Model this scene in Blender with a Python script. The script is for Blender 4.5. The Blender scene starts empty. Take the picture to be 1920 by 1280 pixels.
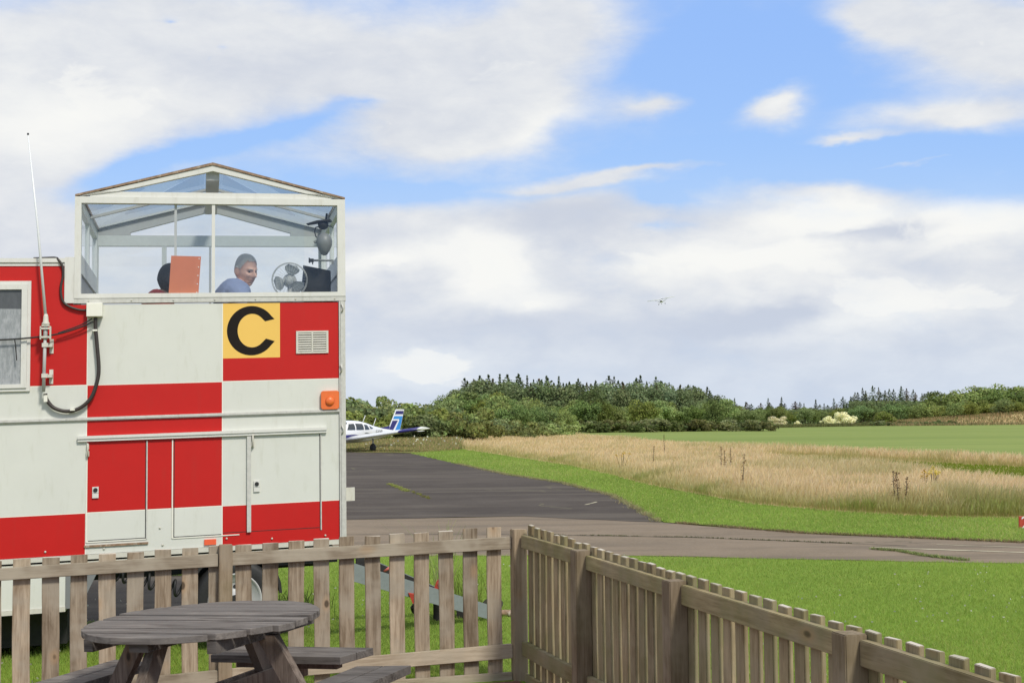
import bpy, bmesh, math, random
import numpy as np
from mathutils import Vector, Matrix
from mathutils.geometry import tessellate_polygon

S = bpy.context.scene
COL = S.collection
random.seed(7)
rng = np.random.default_rng(7)
PI = math.pi

# ------------------------------------------------------------------ camera
F = 2500.0                       # focal length in photo pixels (1920 wide)
EYE = 1.65
TH = math.atan(143 / F)          # pitch up
RHO = 0.010                      # slight roll
_f = Vector((0, math.cos(TH), math.sin(TH)))
_r0 = Vector((1, 0, 0)); _u0 = Vector((0, -math.sin(TH), math.cos(TH)))
_r = _r0 * math.cos(RHO) - _u0 * math.sin(RHO)
_u = _u0 * math.cos(RHO) + _r0 * math.sin(RHO)
cam_d = bpy.data.cameras.new('camera')
cam_d.sensor_width = 36; cam_d.lens = 36 * F / 1920
cam_d.clip_start = 0.1; cam_d.clip_end = 9000
cam = bpy.data.objects.new('camera', cam_d)
m = Matrix.Identity(4)
for i in range(3):
    m[i][0] = _r[i]; m[i][1] = _u[i]; m[i][2] = -_f[i]
m[2][3] = EYE
cam.matrix_world = m
COL.objects.link(cam)
S.camera = cam
S.render.resolution_x = 1024; S.render.resolution_y = 682

# ------------------------------------------------------------------ view
S.view_settings.view_transform = 'Standard'
S.view_settings.look = 'None'
S.view_settings.exposure = 0.0
S.view_settings.gamma = 1.0

# ------------------------------------------------------------------ node helper
class NT:
    def __init__(self, nt):
        self.nt = nt; self.n = nt.nodes; self.l = nt.links
    def add(self, t, **kw):
        n = self.n.new(t)
        for k, v in kw.items():
            if k == 'ins':
                for a, b in v.items(): self.set(n, a, b)
            else: setattr(n, k, v)
        return n
    def set(self, n, key, val):
        s = n.inputs[key]
        if isinstance(val, bpy.types.NodeSocket): self.l.new(val, s)
        else: s.default_value = val
    def math(self, op, a, b=0.0, c=0.0, clamp=False):
        n = self.add('ShaderNodeMath', operation=op); n.use_clamp = clamp
        self.set(n, 0, a); self.set(n, 1, b)
        if len(n.inputs) > 2: self.set(n, 2, c)
        return n.outputs[0]
    def vmath(self, op, a, b=(0, 0, 0)):
        n = self.add('ShaderNodeVectorMath', operation=op)
        self.set(n, 0, a); self.set(n, 1, b)
        return n.outputs[0]
    def smooth(self, v, a, b, lo=0.0, hi=1.0):
        n = self.add('ShaderNodeMapRange'); n.interpolation_type = 'SMOOTHSTEP'
        for i, x in enumerate((v, a, b, lo, hi)): self.set(n, i, x)
        return n.outputs[0]
    def mix(self, fac, a, b, blend='MIX'):
        n = self.add('ShaderNodeMix'); n.data_type = 'RGBA'; n.blend_type = blend
        self.set(n, 0, fac)
        for k, x in ((6, a), (7, b)):
            if isinstance(x, tuple) and len(x) == 3: x = (*x, 1)
            self.set(n, k, x)
        return n.outputs[2]
    def noise(self, vec, scale, detail=4, rough=0.5, dist=0.0):
        n = self.add('ShaderNodeTexNoise')
        if vec is not None: self.set(n, 'Vector', vec)
        n.inputs['Scale'].default_value = scale; n.inputs['Detail'].default_value = detail
        n.inputs['Roughness'].default_value = rough; n.inputs['Distortion'].default_value = dist
        return n.outputs['Fac']
    def mapping(self, vec, loc=(0, 0, 0), rot=(0, 0, 0), scale=(1, 1, 1), vt='POINT'):
        n = self.add('ShaderNodeMapping', vector_type=vt)
        self.set(n, 0, vec); n.inputs[1].default_value = loc; n.inputs[2].default_value = rot; n.inputs[3].default_value = scale
        return n.outputs[0]

# ------------------------------------------------------------------ world
SUN_EL = math.radians(47); SUN_AZ = math.radians(146)   # azimuth clockwise from +Y
world = bpy.data.worlds.new('World'); S.world = world; world.use_nodes = True
W_ = NT(world.node_tree); W_.n.clear()
WS = 0.10
sky = W_.add('ShaderNodeTexSky'); sky.sky_type = 'NISHITA'; sky.sun_disc = False
sky.sun_elevation = SUN_EL; sky.sun_rotation = SUN_AZ
sky.air_density = 1.0; sky.dust_density = 0.6; sky.ozone_density = 2.0
tc = W_.add('ShaderNodeTexCoord')
sep = W_.add('ShaderNodeSeparateXYZ'); W_.set(sep, 0, tc.outputs['Generated'])
dx, dy, dz = sep.outputs
ady = W_.math('MAXIMUM', W_.math('ABSOLUTE', dy), 0.08)
A_ = W_.math('DIVIDE', dx, ady); B_ = W_.math('DIVIDE', dz, ady)
cmb = W_.add('ShaderNodeCombineXYZ'); W_.set(cmb, 0, A_); W_.set(cmb, 1, B_)
ab = cmb.outputs[0]
nvec = W_.mapping(tc.outputs['Generated'], scale=(1, 1, 2.3))
warp = W_.add('ShaderNodeTexNoise', ins={'Vector': nvec, 'Scale': 9.0, 'Detail': 5.0, 'Roughness': 0.55})
wv = W_.vmath('SUBTRACT', warp.outputs['Color'], (0.5, 0.5, 0.5))
wv = W_.vmath('MULTIPLY', wv, (0.075, 0.045, 0.0))
abw = W_.vmath('ADD', ab, wv)
def px_ab(x, y):
    return (x - 960) / F, (783 - 0.010 * (x - 960) - y) / F
def blob_sum(blobs, start):
    acc = start
    for (x, y, rx, ry, rot, w) in blobs:
        a0, b0 = px_ab(x, y)
        mp = W_.mapping(abw, loc=(a0, b0, 0), rot=(0, 0, math.radians(rot)), scale=(rx / F, ry / F, 1), vt='TEXTURE')
        g = W_.add('ShaderNodeTexGradient', gradient_type='QUADRATIC_SPHERE', ins={'Vector': mp})
        acc = W_.math('MULTIPLY_ADD', g.outputs['Fac'], w, acc)
    return acc
n_big = W_.noise(nvec, 7.0, 6, 0.55)
n_mid = W_.noise(nvec, 22.0, 7, 0.58, 0.2)
n_fin = W_.noise(nvec, 60.0, 5, 0.6)
base = W_.math('MULTIPLY_ADD', n_big, 0.30, -0.15)
base = W_.math('MULTIPLY_ADD', n_mid, 0.34, base)
base = W_.math('MULTIPLY_ADD', n_fin, 0.06, base)
base = W_.math('ADD', base, 0.0)
# the lower band of cloud that reaches to the horizon, and general cover high overhead
band = W_.smooth(B_, (783 - 345) / F, (783 - 430) / F, 0.0, 0.52)
over = W_.smooth(B_, 0.34, 0.7, 0.0, 0.42)
base = W_.math('ADD', W_.math('ADD', base, band), over)
dens = blob_sum([
    (150, 150, 650, 300, 0, 1.3), (420, 60, 620, 200, 0, 0.8), (830, 160, 470, 240, 6, 1.15), (1050, 40, 240, 170, 0, 0.75),
    (900, 240, 380, 90, 10, 0.7), (1240, 195, 150, 42, 14, 0.7), (30, 300, 220, 170, 0, 0.7), (60, 430, 260, 120, 0, .5),
    (330, 290, 260, 40, 14, -0.7), (545, 236, 290, 46, 15, -0.62), (690, 184, 150, 30, 12, -0.4), (330, 30, 110, 40, 0, -0.7),
    (440, 75, 90, 50, 0, -0.7), (395, 110, 100, 40, 20, -0.5), (240, 345, 150, 70, 0, -0.5), (790, 362, 260, 44, 3, -0.35),
    (1465, 182, 150, 66, 10, 1.35), (1660, 20, 150, 120, -25, 0.9), (1880, 60, 330, 190, -15, 1.2), (1800, 208, 300, 58, 4, 0.85),
    (1190, 316, 400, 24, 6, 0.85), (1090, 342, 330, 18, 4, 0.6), (1590, 246, 160, 16, 3, 0.7), (1700, 300, 300, 10, 3, 0.3),
    (1550, 350, 300, 50, 0, 0.5), (1070, 385, 300, 80, 0, 0.45), (1240, 372, 120, 30, 0, -0.5), (1250, 428, 120, 22, 0, -0.3),
    (1420, 120, 330, 200, 0, -0.75), (1500, 285, 560, 75, 2, -0.5), (720, 430, 200, 60, 5, 0.3), (1900, 290, 260, 60, 0, -0.3),
], base)
mask = W_.smooth(dens, 0.08, 0.74)
lowveil = W_.smooth(B_, (783 - 250) / F, 0.03, 0.0, 0.75)
mask = W_.math('MAXIMUM', mask, lowveil)
# brightness of the clouds: sunlit heads and grey undersides
sh = W_.math('MULTIPLY_ADD', n_mid, 0.50, -0.32)
sh = W_.math('MULTIPLY_ADD', n_big, 0.30, sh)
sh = W_.math('MULTIPLY_ADD', n_fin, 0.08, sh)
sh = blob_sum([
    (100, 220, 420, 150, 0, 0.45), (900, 290, 300, 60, 0, 0.15), (1020, 235, 200, 60, 8, 0.35), (920, 500, 190, 100, 0, 1.0), (1000, 565, 160, 50, 0, 0.5),
    (1560, 392, 210, 75, 5, 0.8), (1830, 410, 210, 120, 0, 0.75), (1400, 480, 480, 90, 4, 0.55), (1620, 570, 420, 85, 0, 0.55),
    (770, 690, 240, 60, 0, 0.75), (720, 485, 260, 40, 5, 0.4), (1480, 180, 120, 50, 0, 0.3), (1800, 210, 260, 50, 0, 0.2),
    (1430, 588, 330, 55, 8, -0.95), (1100, 405, 330, 80, 0, -0.35), (1730, 425, 260, 45, 8, -0.6), (900, 620, 500, 50, 0, -0.25),
    (560, 120, 600, 130, 0, -0.15), (1300, 650, 900, 60, 0, -0.2), (1600, 430, 220, 22, 6, -0.4), (1560, 620, 420, 60, 0, 0.3),
], sh)
sh = W_.smooth(sh, -0.22, 0.55)
ccol = W_.mix(sh, (0.610, 0.655, 0.750, 1), (0.920, 0.925, 0.910, 1))
# the air in front: paler and bluer low down
ccol = W_.mix(W_.smooth(B_, 0.11, 0.0, 0.0, 0.62), ccol, (0.60, 0.70, 0.85, 1))
n_puf = W_.noise(W_.mapping(tc.outputs['Generated'], scale=(1, 1, 1.9)), 17.0, 9, 0.56, 0.5)
puf = W_.math('MULTIPLY_ADD', n_puf, 1.5, -0.95)
puf = blob_sum([(920, 505, 130, 80, 0, 1.1), (1010, 570, 120, 35, 0, .7), (1560, 390, 170, 60, 5, 1.0), (1830, 415, 180, 95, 0, 1.0), (1400, 490, 420, 80, 4, .7), (1640, 560, 330, 70, 0, .8), (770, 690, 200, 50, 0, .9), (720, 490, 200, 30, 5, .6), (1850, 560, 120, 60, 0, .7), (1430, 590, 260, 40, 8, -.7), (120, 200, 380, 130, 0, .5)], puf)
ccol = W_.mix(W_.smooth(puf, 0.02, 0.20, 0.0, 0.55), ccol, (0.955, 0.955, 0.925, 1))
ccol = W_.mix(W_.math('MULTIPLY', W_.smooth(puf, -0.05, -0.55, 0.0, 0.30), W_.smooth(B_, 0.19, 0.12)), ccol, (0.52, 0.585, 0.72, 1))
cs = W_.vmath('SCALE', ccol); cs.node.inputs['Scale'].default_value = 1.0 / WS
# clear sky: the Nishita colour, brought to the photo's exposure
clear = W_.mix(W_.smooth(B_, 0.05, 0.32), (0.44, 0.68, 1.04, 1), (0.33, 0.55, 1.02, 1))
clr = W_.vmath('SCALE', clear); clr.node.inputs['Scale'].default_value = 1.0 / WS
skyc = W_.mix(0.88, sky.outputs[0], clr)
fin = W_.mix(mask, skyc, cs)
bg = W_.add('ShaderNodeBackground', ins={'Color': fin, 'Strength': WS})
wo = W_.add('ShaderNodeOutputWorld', ins={'Surface': bg.outputs[0]})
world.cycles.sampling_method = 'MANUAL'; world.cycles.sample_map_resolution = 512

sd = bpy.data.lights.new('sun', 'SUN'); sd.energy = 3.0; sd.angle = math.radians(9); sd.color = (1.0, 0.95, 0.86)
sun = bpy.data.objects.new('sun', sd); COL.objects.link(sun)
sdir = Vector((math.sin(SUN_AZ) * math.cos(SUN_EL), math.cos(SUN_AZ) * math.cos(SUN_EL), math.sin(SUN_EL)))
sun.rotation_euler = sdir.to_track_quat('Z', 'Y').to_euler(); sun.location = (20, -30, 40)

# ------------------------------------------------------------------ object helpers
def tag(o, label=None, cat=None, group=None, kind=None):
    if label: o['label'] = label
    if cat: o['category'] = cat
    if group: o['group'] = group
    if kind: o['kind'] = kind
    return o
def thing(name, label, cat, loc=(0, 0, 0), rz=0.0, group=None):
    o = bpy.data.objects.new(name, None); o.empty_display_size = 0.1
    COL.objects.link(o); o.location = loc; o.rotation_euler = (0, 0, rz)
    return tag(o, label, cat, group)
def link_mesh(name, me, parent=None, loc=(0, 0, 0), rot=(0, 0, 0), scale=(1, 1, 1)):
    o = bpy.data.objects.new(name, me); COL.objects.link(o)
    o.location = loc; o.rotation_euler = rot; o.scale = scale
    if parent: o.parent = parent
    return o
def dup(root, loc, rz=0.0, scale=(1, 1, 1)):
    r = root.copy(); COL.objects.link(r); r.location = loc; r.rotation_euler = (0, 0, rz); r.scale = scale
    for ch in list(root.children):
        c = ch.copy(); COL.objects.link(c); c.parent = r
        for g in list(ch.children):
            d = g.copy(); COL.objects.link(d); d.parent = c
    return r

class MB:
    """collects shapes; T maps local coordinates to mesh coordinates"""
    def __init__(self, T=None):
        self.v = []; self.f = []; self.mi = []; self.sm = []; self.T = T
    def addv(self, pts):
        n = len(self.v)
        for p in pts: self.v.append(tuple(self.T(*p)) if self.T else tuple(p))
        return n
    def face(self, idx, mi=0, sm=False):
        self.f.append(tuple(idx)); self.mi.append(mi); self.sm.append(sm)
    def box(self, x0, x1, y0, y1, z0, z1, mi=0):
        n = self.addv([(x0, y0, z0), (x1, y0, z0), (x1, y1, z0), (x0, y1, z0), (x0, y0, z1), (x1, y0, z1), (x1, y1, z1), (x0, y1, z1)])
        for q in ((0, 3, 2, 1), (4, 5, 6, 7), (0, 1, 5, 4), (1, 2, 6, 5), (2, 3, 7, 6), (3, 0, 4, 7)):
            self.face([n + i for i in q], mi)
        return self
    def quad(self, a, b, c, d, mi=0):
        n = self.addv([a, b, c, d]); self.face((n, n + 1, n + 2, n + 3), mi); return self
    def prism(self, poly, axis, t0, t1, mi=0):
        """poly in the two axes other than `axis`, extruded t0..t1"""
        def P(a, b, t):
            return {0: (t, a, b), 1: (a, t, b), 2: (a, b, t)}[axis]
        k = len(poly); n = self.addv([P(a, b, t0) for a, b in poly] + [P(a, b, t1) for a, b in poly])
        tris = tessellate_polygon([[Vector((a, b, 0)) for a, b in poly]])
        for t in tris:
            self.face([n + i for i in t], mi); self.face([n + k + i for i in reversed(t)], mi)
        for i in range(k):
            j = (i + 1) % k; self.face((n + i, n + j, n + k + j, n + k + i), mi)
        return self
    def tube(self, pts, r, seg=8, mi=0, cap=True, smooth=True):
        pts = [Vector(p) for p in pts]; rs = r if isinstance(r, (list, tuple)) else [r] * len(pts)
        up = None; rings = []
        for i, p in enumerate(pts):
            d = (pts[min(i + 1, len(pts) - 1)] - pts[max(i - 1, 0)])
            if d.length < 1e-9: d = Vector((0, 0, 1))
            d.normalize()
            if up is None:
                up = Vector((0, 0, 1)) if abs(d.z) < 0.9 else Vector((1, 0, 0))
            a = d.cross(up).normalized(); b = a.cross(d).normalized(); up = b
            rings.append(self.addv([p + (a * math.cos(2 * PI * k / seg) + b * math.sin(2 * PI * k / seg)) * rs[i] for k in range(seg)]))
        for i in range(len(rings) - 1):
            for k in range(seg):
                k2 = (k + 1) % seg
                self.face((rings[i] + k, rings[i] + k2, rings[i + 1] + k2, rings[i + 1] + k), mi, smooth)
        if cap:
            self.face([rings[0] + k for k in range(seg)][::-1], mi); self.face([rings[-1] + k for k in range(seg)], mi)
        return self
    def lathe(self, prof, c=(0, 0, 0), axis='z', seg=20, mi=0, smooth=True, cap=True):
        rings = []
        for (r, h) in prof:
            pts = []
            for k in range(seg):
                a = 2 * PI * k / seg; x, y = r * math.cos(a), r * math.sin(a)
                p = {'z': (x, y, h), 'y': (x, h, y), 'x': (h, x, y)}[axis]
                pts.append((p[0] + c[0], p[1] + c[1], p[2] + c[2]))
            rings.append(self.addv(pts))
        for i in range(len(rings) - 1):
            for k in range(seg):
                k2 = (k + 1) % seg
                self.face((rings[i] + k, rings[i] + k2, rings[i + 1] + k2, rings[i + 1] + k), mi, smooth)
        if cap: self.face([rings[0] + k for k in range(seg)][::-1], mi); self.face([rings[-1] + k for k in range(seg)], mi)
        return self
    def mesh(self, name, mats):
        me = bpy.data.meshes.new(name); me.from_pydata(self.v, [], self.f)
        for m in (mats if isinstance(mats, (list, tuple)) else [mats]): me.materials.append(m)
        me.polygons.foreach_set('material_index', self.mi); me.polygons.foreach_set('use_smooth', self.sm)
        bm = bmesh.new(); bm.from_mesh(me); bmesh.ops.recalc_face_normals(bm, faces=bm.faces); bm.to_mesh(me); bm.free()
        me.update(); return me
    def build(self, name, mats, parent=None, loc=(0, 0, 0), rot=(0, 0, 0), bevel=0):
        o = link_mesh(name, self.mesh(name, mats), parent, loc, rot)
        if bevel:
            b = o.modifiers.new('bevel', 'BEVEL'); b.width = bevel; b.segments = 2; b.limit_method = 'ANGLE'
        return o

# ------------------------------------------------------------------ materials
def new_mat(name):
    m = bpy.data.materials.new(name); m.use_nodes = True; t = NT(m.node_tree); t.n.clear()
    out = t.add('ShaderNodeOutputMaterial'); return m, t, out
def simple(name, col, rough=0.6, metal=0.0, var=0.12, scale=30.0, bump=0.0, spec=0.5, dirt=None, dirt_amt=0.3):
    m, t, out = new_mat(name)
    tcn = t.add('ShaderNodeTexCoord'); v = tcn.outputs['Object']
    n = t.noise(v, scale, 5, 0.6)
    c2 = tuple(max(0, x * (1 - var * 2)) for x in col)
    c = t.mix(n, (*c2, 1), (*[min(1, x * (1 + var)) for x in col], 1))
    if dirt:
        n2 = t.noise(t.mapping(v, scale=(6, 6, 1.2)), 3.0, 6, 0.7)
        c = t.mix(t.smooth(n2, 0.52, 0.75, 0, dirt_amt), c, (*dirt, 1))
    p = t.add('ShaderNodeBsdfPrincipled', ins={'Base Color': c, 'Roughness': rough, 'Metallic': metal, 'Specular IOR Level': spec})
    if bump:
        b = t.add('ShaderNodeBump', ins={'Strength': bump, 'Distance': 0.01, 'Height': n}); t.l.new(b.outputs[0], p.inputs['Normal'])
    t.l.new(p.outputs[0], out.inputs[0]); return m
def wood(name, c_lo, c_hi, axis='z', green=0.0, greycol=None, cap=False):
    m, t, out = new_mat(name)
    tcn = t.add('ShaderNodeTexCoord'); oi = t.add('ShaderNodeObjectInfo')
    off = t.add('ShaderNodeCombineXYZ'); rnd = t.math('MULTIPLY', oi.outputs['Random'], 37.0)
    for i in range(3): t.set(off, i, rnd)
    v = t.vmath('ADD', tcn.outputs['Object'], off.outputs[0])
    sc = {'z': (1, 1, 0.055), 'x': (0.055, 1, 1), 'y': (1, 0.055, 1)}[axis]
    sl = {'z': (1, 1, 0.22), 'x': (0.22, 1, 1), 'y': (1, 0.22, 1)}[axis]
    g1 = t.noise(t.mapping(v, scale=sc), 60, 6, 0.65, 0.4)
    g2 = t.noise(t.mapping(v, scale=sl), 9, 4, 0.6, 1.2)
    g3 = t.noise(t.mapping(v, scale=sc), 220, 3, 0.6)
    f = t.math('ADD', t.math('MULTIPLY', g1, 0.55), t.math('MULTIPLY', g2, 0.45))
    c = t.mix(t.smooth(f, 0.35, 0.65), (*c_lo, 1), (*c_hi, 1))
    # per-board tone
    tone = t.math('MULTIPLY_ADD', oi.outputs['Random'], 0.55, 0.68)
    tn = t.add('ShaderNodeCombineColor');
    for i in range(3): t.set(tn, i, tone)
    c = t.mix(1.0, c, tn.outputs[0], 'MULTIPLY')
    if greycol: c = t.mix(t.smooth(t.noise(v, 3.5, 3, 0.6), 0.42, 0.66, 0, 0.75), c, (*greycol, 1))
    dk = t.smooth(g3, 0.60, 0.74, 0.0, 0.35)
    c = t.mix(dk, c, (*[x * 0.45 for x in c_lo], 1))
    # knots
    kv = t.mapping(v, scale={'z': (1, 0.02, 0.55), 'x': (0.45, 0.02, 1), 'y': (0.02, 0.45, 1)}[axis])
    vo = t.add('ShaderNodeTexVoronoi', ins={'Vector': kv, 'Scale': 5.6, 'Randomness': 1.0})
    d = vo.outputs['Distance']
    c = t.mix(t.smooth(d, 0.24, 0.09, 0, 0.5), c, (*[min(1, x * 0.95) for x in (c_hi[0], c_hi[1] * 0.8, c_hi[2] * 0.6)], 1))
    c = t.mix(t.smooth(d, 0.115, 0.07, 0, 0.85), c, (*[x * 0.3 for x in c_lo], 1))
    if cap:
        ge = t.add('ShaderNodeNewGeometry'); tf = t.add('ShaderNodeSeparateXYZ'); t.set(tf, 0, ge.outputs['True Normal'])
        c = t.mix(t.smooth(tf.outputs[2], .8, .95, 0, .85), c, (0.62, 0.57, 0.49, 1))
    if green:
        gn = t.noise(v, 2.6, 4, 0.6)
        c = t.mix(t.smooth(gn, 0.40, 0.66, 0, green), c, (0.185, 0.185, 0.070, 1))
    p = t.add('ShaderNodeBsdfPrincipled', ins={'Base Color': c, 'Roughness': 0.85, 'Specular IOR Level': 0.25})
    b = t.add('ShaderNodeBump', ins={'Strength': 0.45, 'Distance': 0.004, 'Height': f}); t.l.new(b.outputs[0], p.inputs['Normal'])
    t.l.new(p.outputs[0], out.inputs[0]); return m
def glass(name, tint=(0.86, 0.90, 0.90), refl=0.10):
    m, t, out = new_mat(name)
    tr = t.add('ShaderNodeBsdfTransparent', ins={'Color': (*tint, 1)})
    gl = t.add('ShaderNodeBsdfGlossy', ins={'Color': (0.95, 0.97, 1, 1), 'Roughness': 0.02})
    lw = t.add('ShaderNodeLayerWeight', ins={'Blend': 0.5})
    fac = t.math('MULTIPLY_ADD', t.math('POWER', lw.outputs['Facing'], 4.0), 0.55, refl)
    mx = t.add('ShaderNodeMixShader', ins={0: fac, 1: tr.outputs[0], 2: gl.outputs[0]})
    t.l.new(mx.outputs[0], out.inputs[0]); return m
def leafmat(name, trans=0.35, rough=0.7):
    """colour comes from the mesh's own per-leaf colours, shifted a little per plant"""
    m, t, out = new_mat(name)
    at = t.add('ShaderNodeAttribute', attribute_name='Col'); oi = t.add('ShaderNodeObjectInfo')
    hs = t.add('ShaderNodeHueSaturation', ins={'Color': at.outputs['Color'], 'Hue': t.math('MULTIPLY_ADD', oi.outputs['Random'], 0.035, 0.483),
               'Saturation': t.math('MULTIPLY_ADD', oi.outputs['Random'], -0.22, 1.08), 'Value': t.math('MULTIPLY_ADD', oi.outputs['Random'], 0.5, 0.78)})
    d = t.add('ShaderNodeBsdfPrincipled', ins={'Base Color': hs.outputs[0], 'Roughness': rough, 'Specular IOR Level': 0.2})
    tl = t.add('ShaderNodeBsdfTranslucent', ins={'Color': hs.outputs[0]})
    mx = t.add('ShaderNodeMixShader', ins={0: trans, 1: d.outputs[0], 2: tl.outputs[0]})
    t.l.new(mx.outputs[0], out.inputs[0]); return m
def groundmat(name, cols, scales=(0.15, 1.5, 14.0), rough=0.95, bump=0.3, bdist=0.03, speck=None, strength=(0.5, 0.6, 0.6), streak=None, cracks=None):
    """cols: a, b broad mix; c, d finer mix amounts"""
    m, t, out = new_mat(name)
    geo = t.add('ShaderNodeNewGeometry'); v = geo.outputs['Position']
    n1 = t.noise(v, scales[0], 4, 0.6); n2 = t.noise(v, scales[1], 5, 0.65); n3 = t.noise(v, scales[2], 4, 0.7)
    c = t.mix(t.smooth(n1, 0.35, 0.65), (*cols[0], 1), (*cols[1], 1))
    c = t.mix(t.smooth(n2, 0.45, 0.72, 0, strength[1]), c, (*cols[2], 1))
    c = t.mix(t.smooth(n3, 0.48, 0.70, 0, strength[2]), c, (*cols[3], 1))
    if speck:
        n4 = t.noise(v, speck[1], 2, 0.5)
        c = t.mix(t.smooth(n4, speck[2], speck[2] + 0.06, 0, 0.8), c, (*speck[0], 1))
    if streak:
        ns = t.noise(t.mapping(v, rot=(0, 0, streak[3]), scale=(streak[1], streak[2], 1)), 1.0, 5, 0.65)
        c = t.mix(t.smooth(ns, 0.46, 0.66, 0, streak[4]), c, (*streak[0], 1))
    if cracks:
        wv_ = t.add('ShaderNodeTexNoise', ins={'Vector': v, 'Scale': 1.3, 'Detail': 4.0}); vd = t.vmath('ADD', v, wv_.outputs['Color'])
        vo = t.add('ShaderNodeTexVoronoi', feature='DISTANCE_TO_EDGE', ins={'Vector': vd, 'Scale': cracks[1]})
        msk = t.smooth(t.noise(v, cracks[1] * .7, 3, .6), .50, .62)
        c = t.mix(t.math('MULTIPLY', t.smooth(vo.outputs['Distance'], cracks[2], cracks[2] * .4, 0, .8), msk), c, (*cracks[0], 1))
    p = t.add('ShaderNodeBsdfPrincipled', ins={'Base Color': c, 'Roughness': rough, 'Specular IOR Level': 0.15})
    h = t.math('ADD', t.math('MULTIPLY', n2, 0.5), n3)
    b = t.add('ShaderNodeBump', ins={'Strength': bump, 'Distance': bdist, 'Height': h}); t.l.new(b.outputs[0], p.inputs['Normal'])
    t.l.new(p.outputs[0], out.inputs[0]); return m

M = {}
M['red'] = simple('red_panel_paint', (0.52, 0.011, 0.008), 0.5, var=0.05, scale=5, spec=0.3, dirt=(0.44, 0.022, 0.015), dirt_amt=0.4)
M['white'] = simple('off_white_panel_paint', (0.655, 0.66, 0.595), 0.5, var=0.04, scale=4, dirt=(0.52, 0.52, 0.43), dirt_amt=0.45)
M['tape'] = simple('pale_edge', (0.80, 0.78, 0.68), 0.5, var=0.04)
M['frame'] = simple('white_coated_frame', (0.68, 0.67, 0.62), 0.4, var=0.05, scale=12, dirt=(0.45, 0.42, 0.34), dirt_amt=0.4)
M['alu'] = simple('aluminium_trim', (0.60, 0.59, 0.54), 0.5, 0.1, var=0.15, scale=40, dirt=(0.28, 0.26, 0.21), dirt_amt=0.5)
M['innerframe'] = simple('grey_inner_frame', (0.62, 0.64, 0.63), 0.5, var=0.06)
M['dirtwhite'] = simple('weathered_white', (0.62, 0.60, 0.52), 0.6, var=0.10, scale=20, dirt=(0.33, 0.27, 0.18), dirt_amt=0.6)
M['rust'] = simple('rusty_edge', (0.34, 0.22, 0.14), 0.8, var=0.45, scale=38, bump=0.3, dirt=(0.55, 0.50, 0.42), dirt_amt=0.9)
M['black'] = simple('black_rubber', (0.018, 0.018, 0.018), 0.6, var=0.3, scale=40)
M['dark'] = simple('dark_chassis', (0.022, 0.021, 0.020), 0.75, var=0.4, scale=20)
M['hose'] = simple('dark_brown_hose', (0.040, 0.030, 0.026), 0.5, var=0.25)
M['yellow'] = simple('yellow_sign_vinyl', (0.83, 0.52, 0.105), 0.5, var=0.03, scale=6)
M['letter'] = simple('black_vinyl', (0.014, 0.010, 0.008), 0.6, var=0.2, spec=0.15)
M['amber'] = simple('amber_plastic', (0.82, 0.17, 0.035), 0.35, var=0.10, scale=25)
M['amber2'] = simple('orange_reflector', (0.85, 0.13, 0.05), 0.35, var=0.05)
M['gap_dark'] = simple('dark_slot', (0.03, 0.03, 0.028), 0.8, var=0.2)  # near-black colour for door gaps and the back of the vent
M['glass'] = glass('clear_glass', (0.955, 0.968, 0.963), 0.045)
M['glassd'] = glass('dusty_glass', (0.68, 0.72, 0.72), 0.06)
M['wing_white'] = simple('aircraft_white', (0.78, 0.79, 0.80), 0.3, var=0.03)
M['wing_grey'] = simple('aircraft_grey', (0.30, 0.30, 0.30), 0.45, var=0.1)
M['navy'] = simple('navy_paint', (0.025, 0.022, 0.16), 0.35, var=0.05)
M['sky_blue'] = simple('light_blue_paint', (0.03, 0.26, 0.66), 0.35, var=0.05)
M['smoke'] = simple('dark_cabin_glass', (0.05, 0.06, 0.065), 0.12, var=0.2, scale=4)
M['orange_board'] = simple('orange_card', (0.56, 0.165, 0.075), 0.6, var=0.08, scale=8, dirt=(0.60, 0.25, 0.16), dirt_amt=0.7)
M['grey_pl'] = simple('grey_plastic', (0.20, 0.21, 0.21), 0.45, var=0.06)
M['lgrey_pl'] = simple('light_grey_plastic', (0.48, 0.48, 0.47), 0.45, var=0.06)
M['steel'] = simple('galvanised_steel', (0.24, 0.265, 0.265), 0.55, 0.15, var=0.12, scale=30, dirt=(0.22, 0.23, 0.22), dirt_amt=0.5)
M['redmetal'] = simple('faded_red_metal', (0.50, 0.055, 0.03), 0.6, var=0.3, scale=30)
M['redhandle'] = simple('pink_red_handle', (0.62, 0.16, 0.13), 0.5, var=0.12)
M['skin'] = simple('skin', (0.64, 0.37, 0.28), 0.55, var=0.07, scale=25)
M['lips'] = simple('lips', (0.42, 0.16, 0.13), 0.6, var=0.05)
M['skin2'] = simple('skin_dark', (0.20, 0.115, 0.085), 0.55, var=0.07, scale=25)
M['hair'] = simple('grey_hair', (0.50, 0.47, 0.43), 0.7, var=0.18, scale=60, bump=0.5)
M['hair2'] = simple('dark_hair', (0.022, 0.022, 0.022), 0.7, var=0.3, scale=60, bump=0.5)
M['shirt'] = simple('blue_grey_cotton', (0.205, 0.245, 0.40), 0.85, var=0.08, scale=18, bump=0.2)
M['shirt2'] = simple('red_cotton', (0.36, 0.035, 0.04), 0.85, var=0.1, scale=18, bump=0.2)
M['trouser'] = simple('dark_cloth', (0.04, 0.045, 0.06), 0.9, var=0.1)
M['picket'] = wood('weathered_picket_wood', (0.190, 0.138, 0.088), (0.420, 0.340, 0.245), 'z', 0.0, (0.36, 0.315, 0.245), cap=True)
M['picketg'] = wood('mossy_picket_wood', (0.190, 0.140, 0.076), (0.385, 0.305, 0.190), 'z', 0.40, (0.32, 0.268, 0.175), cap=True)
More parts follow.
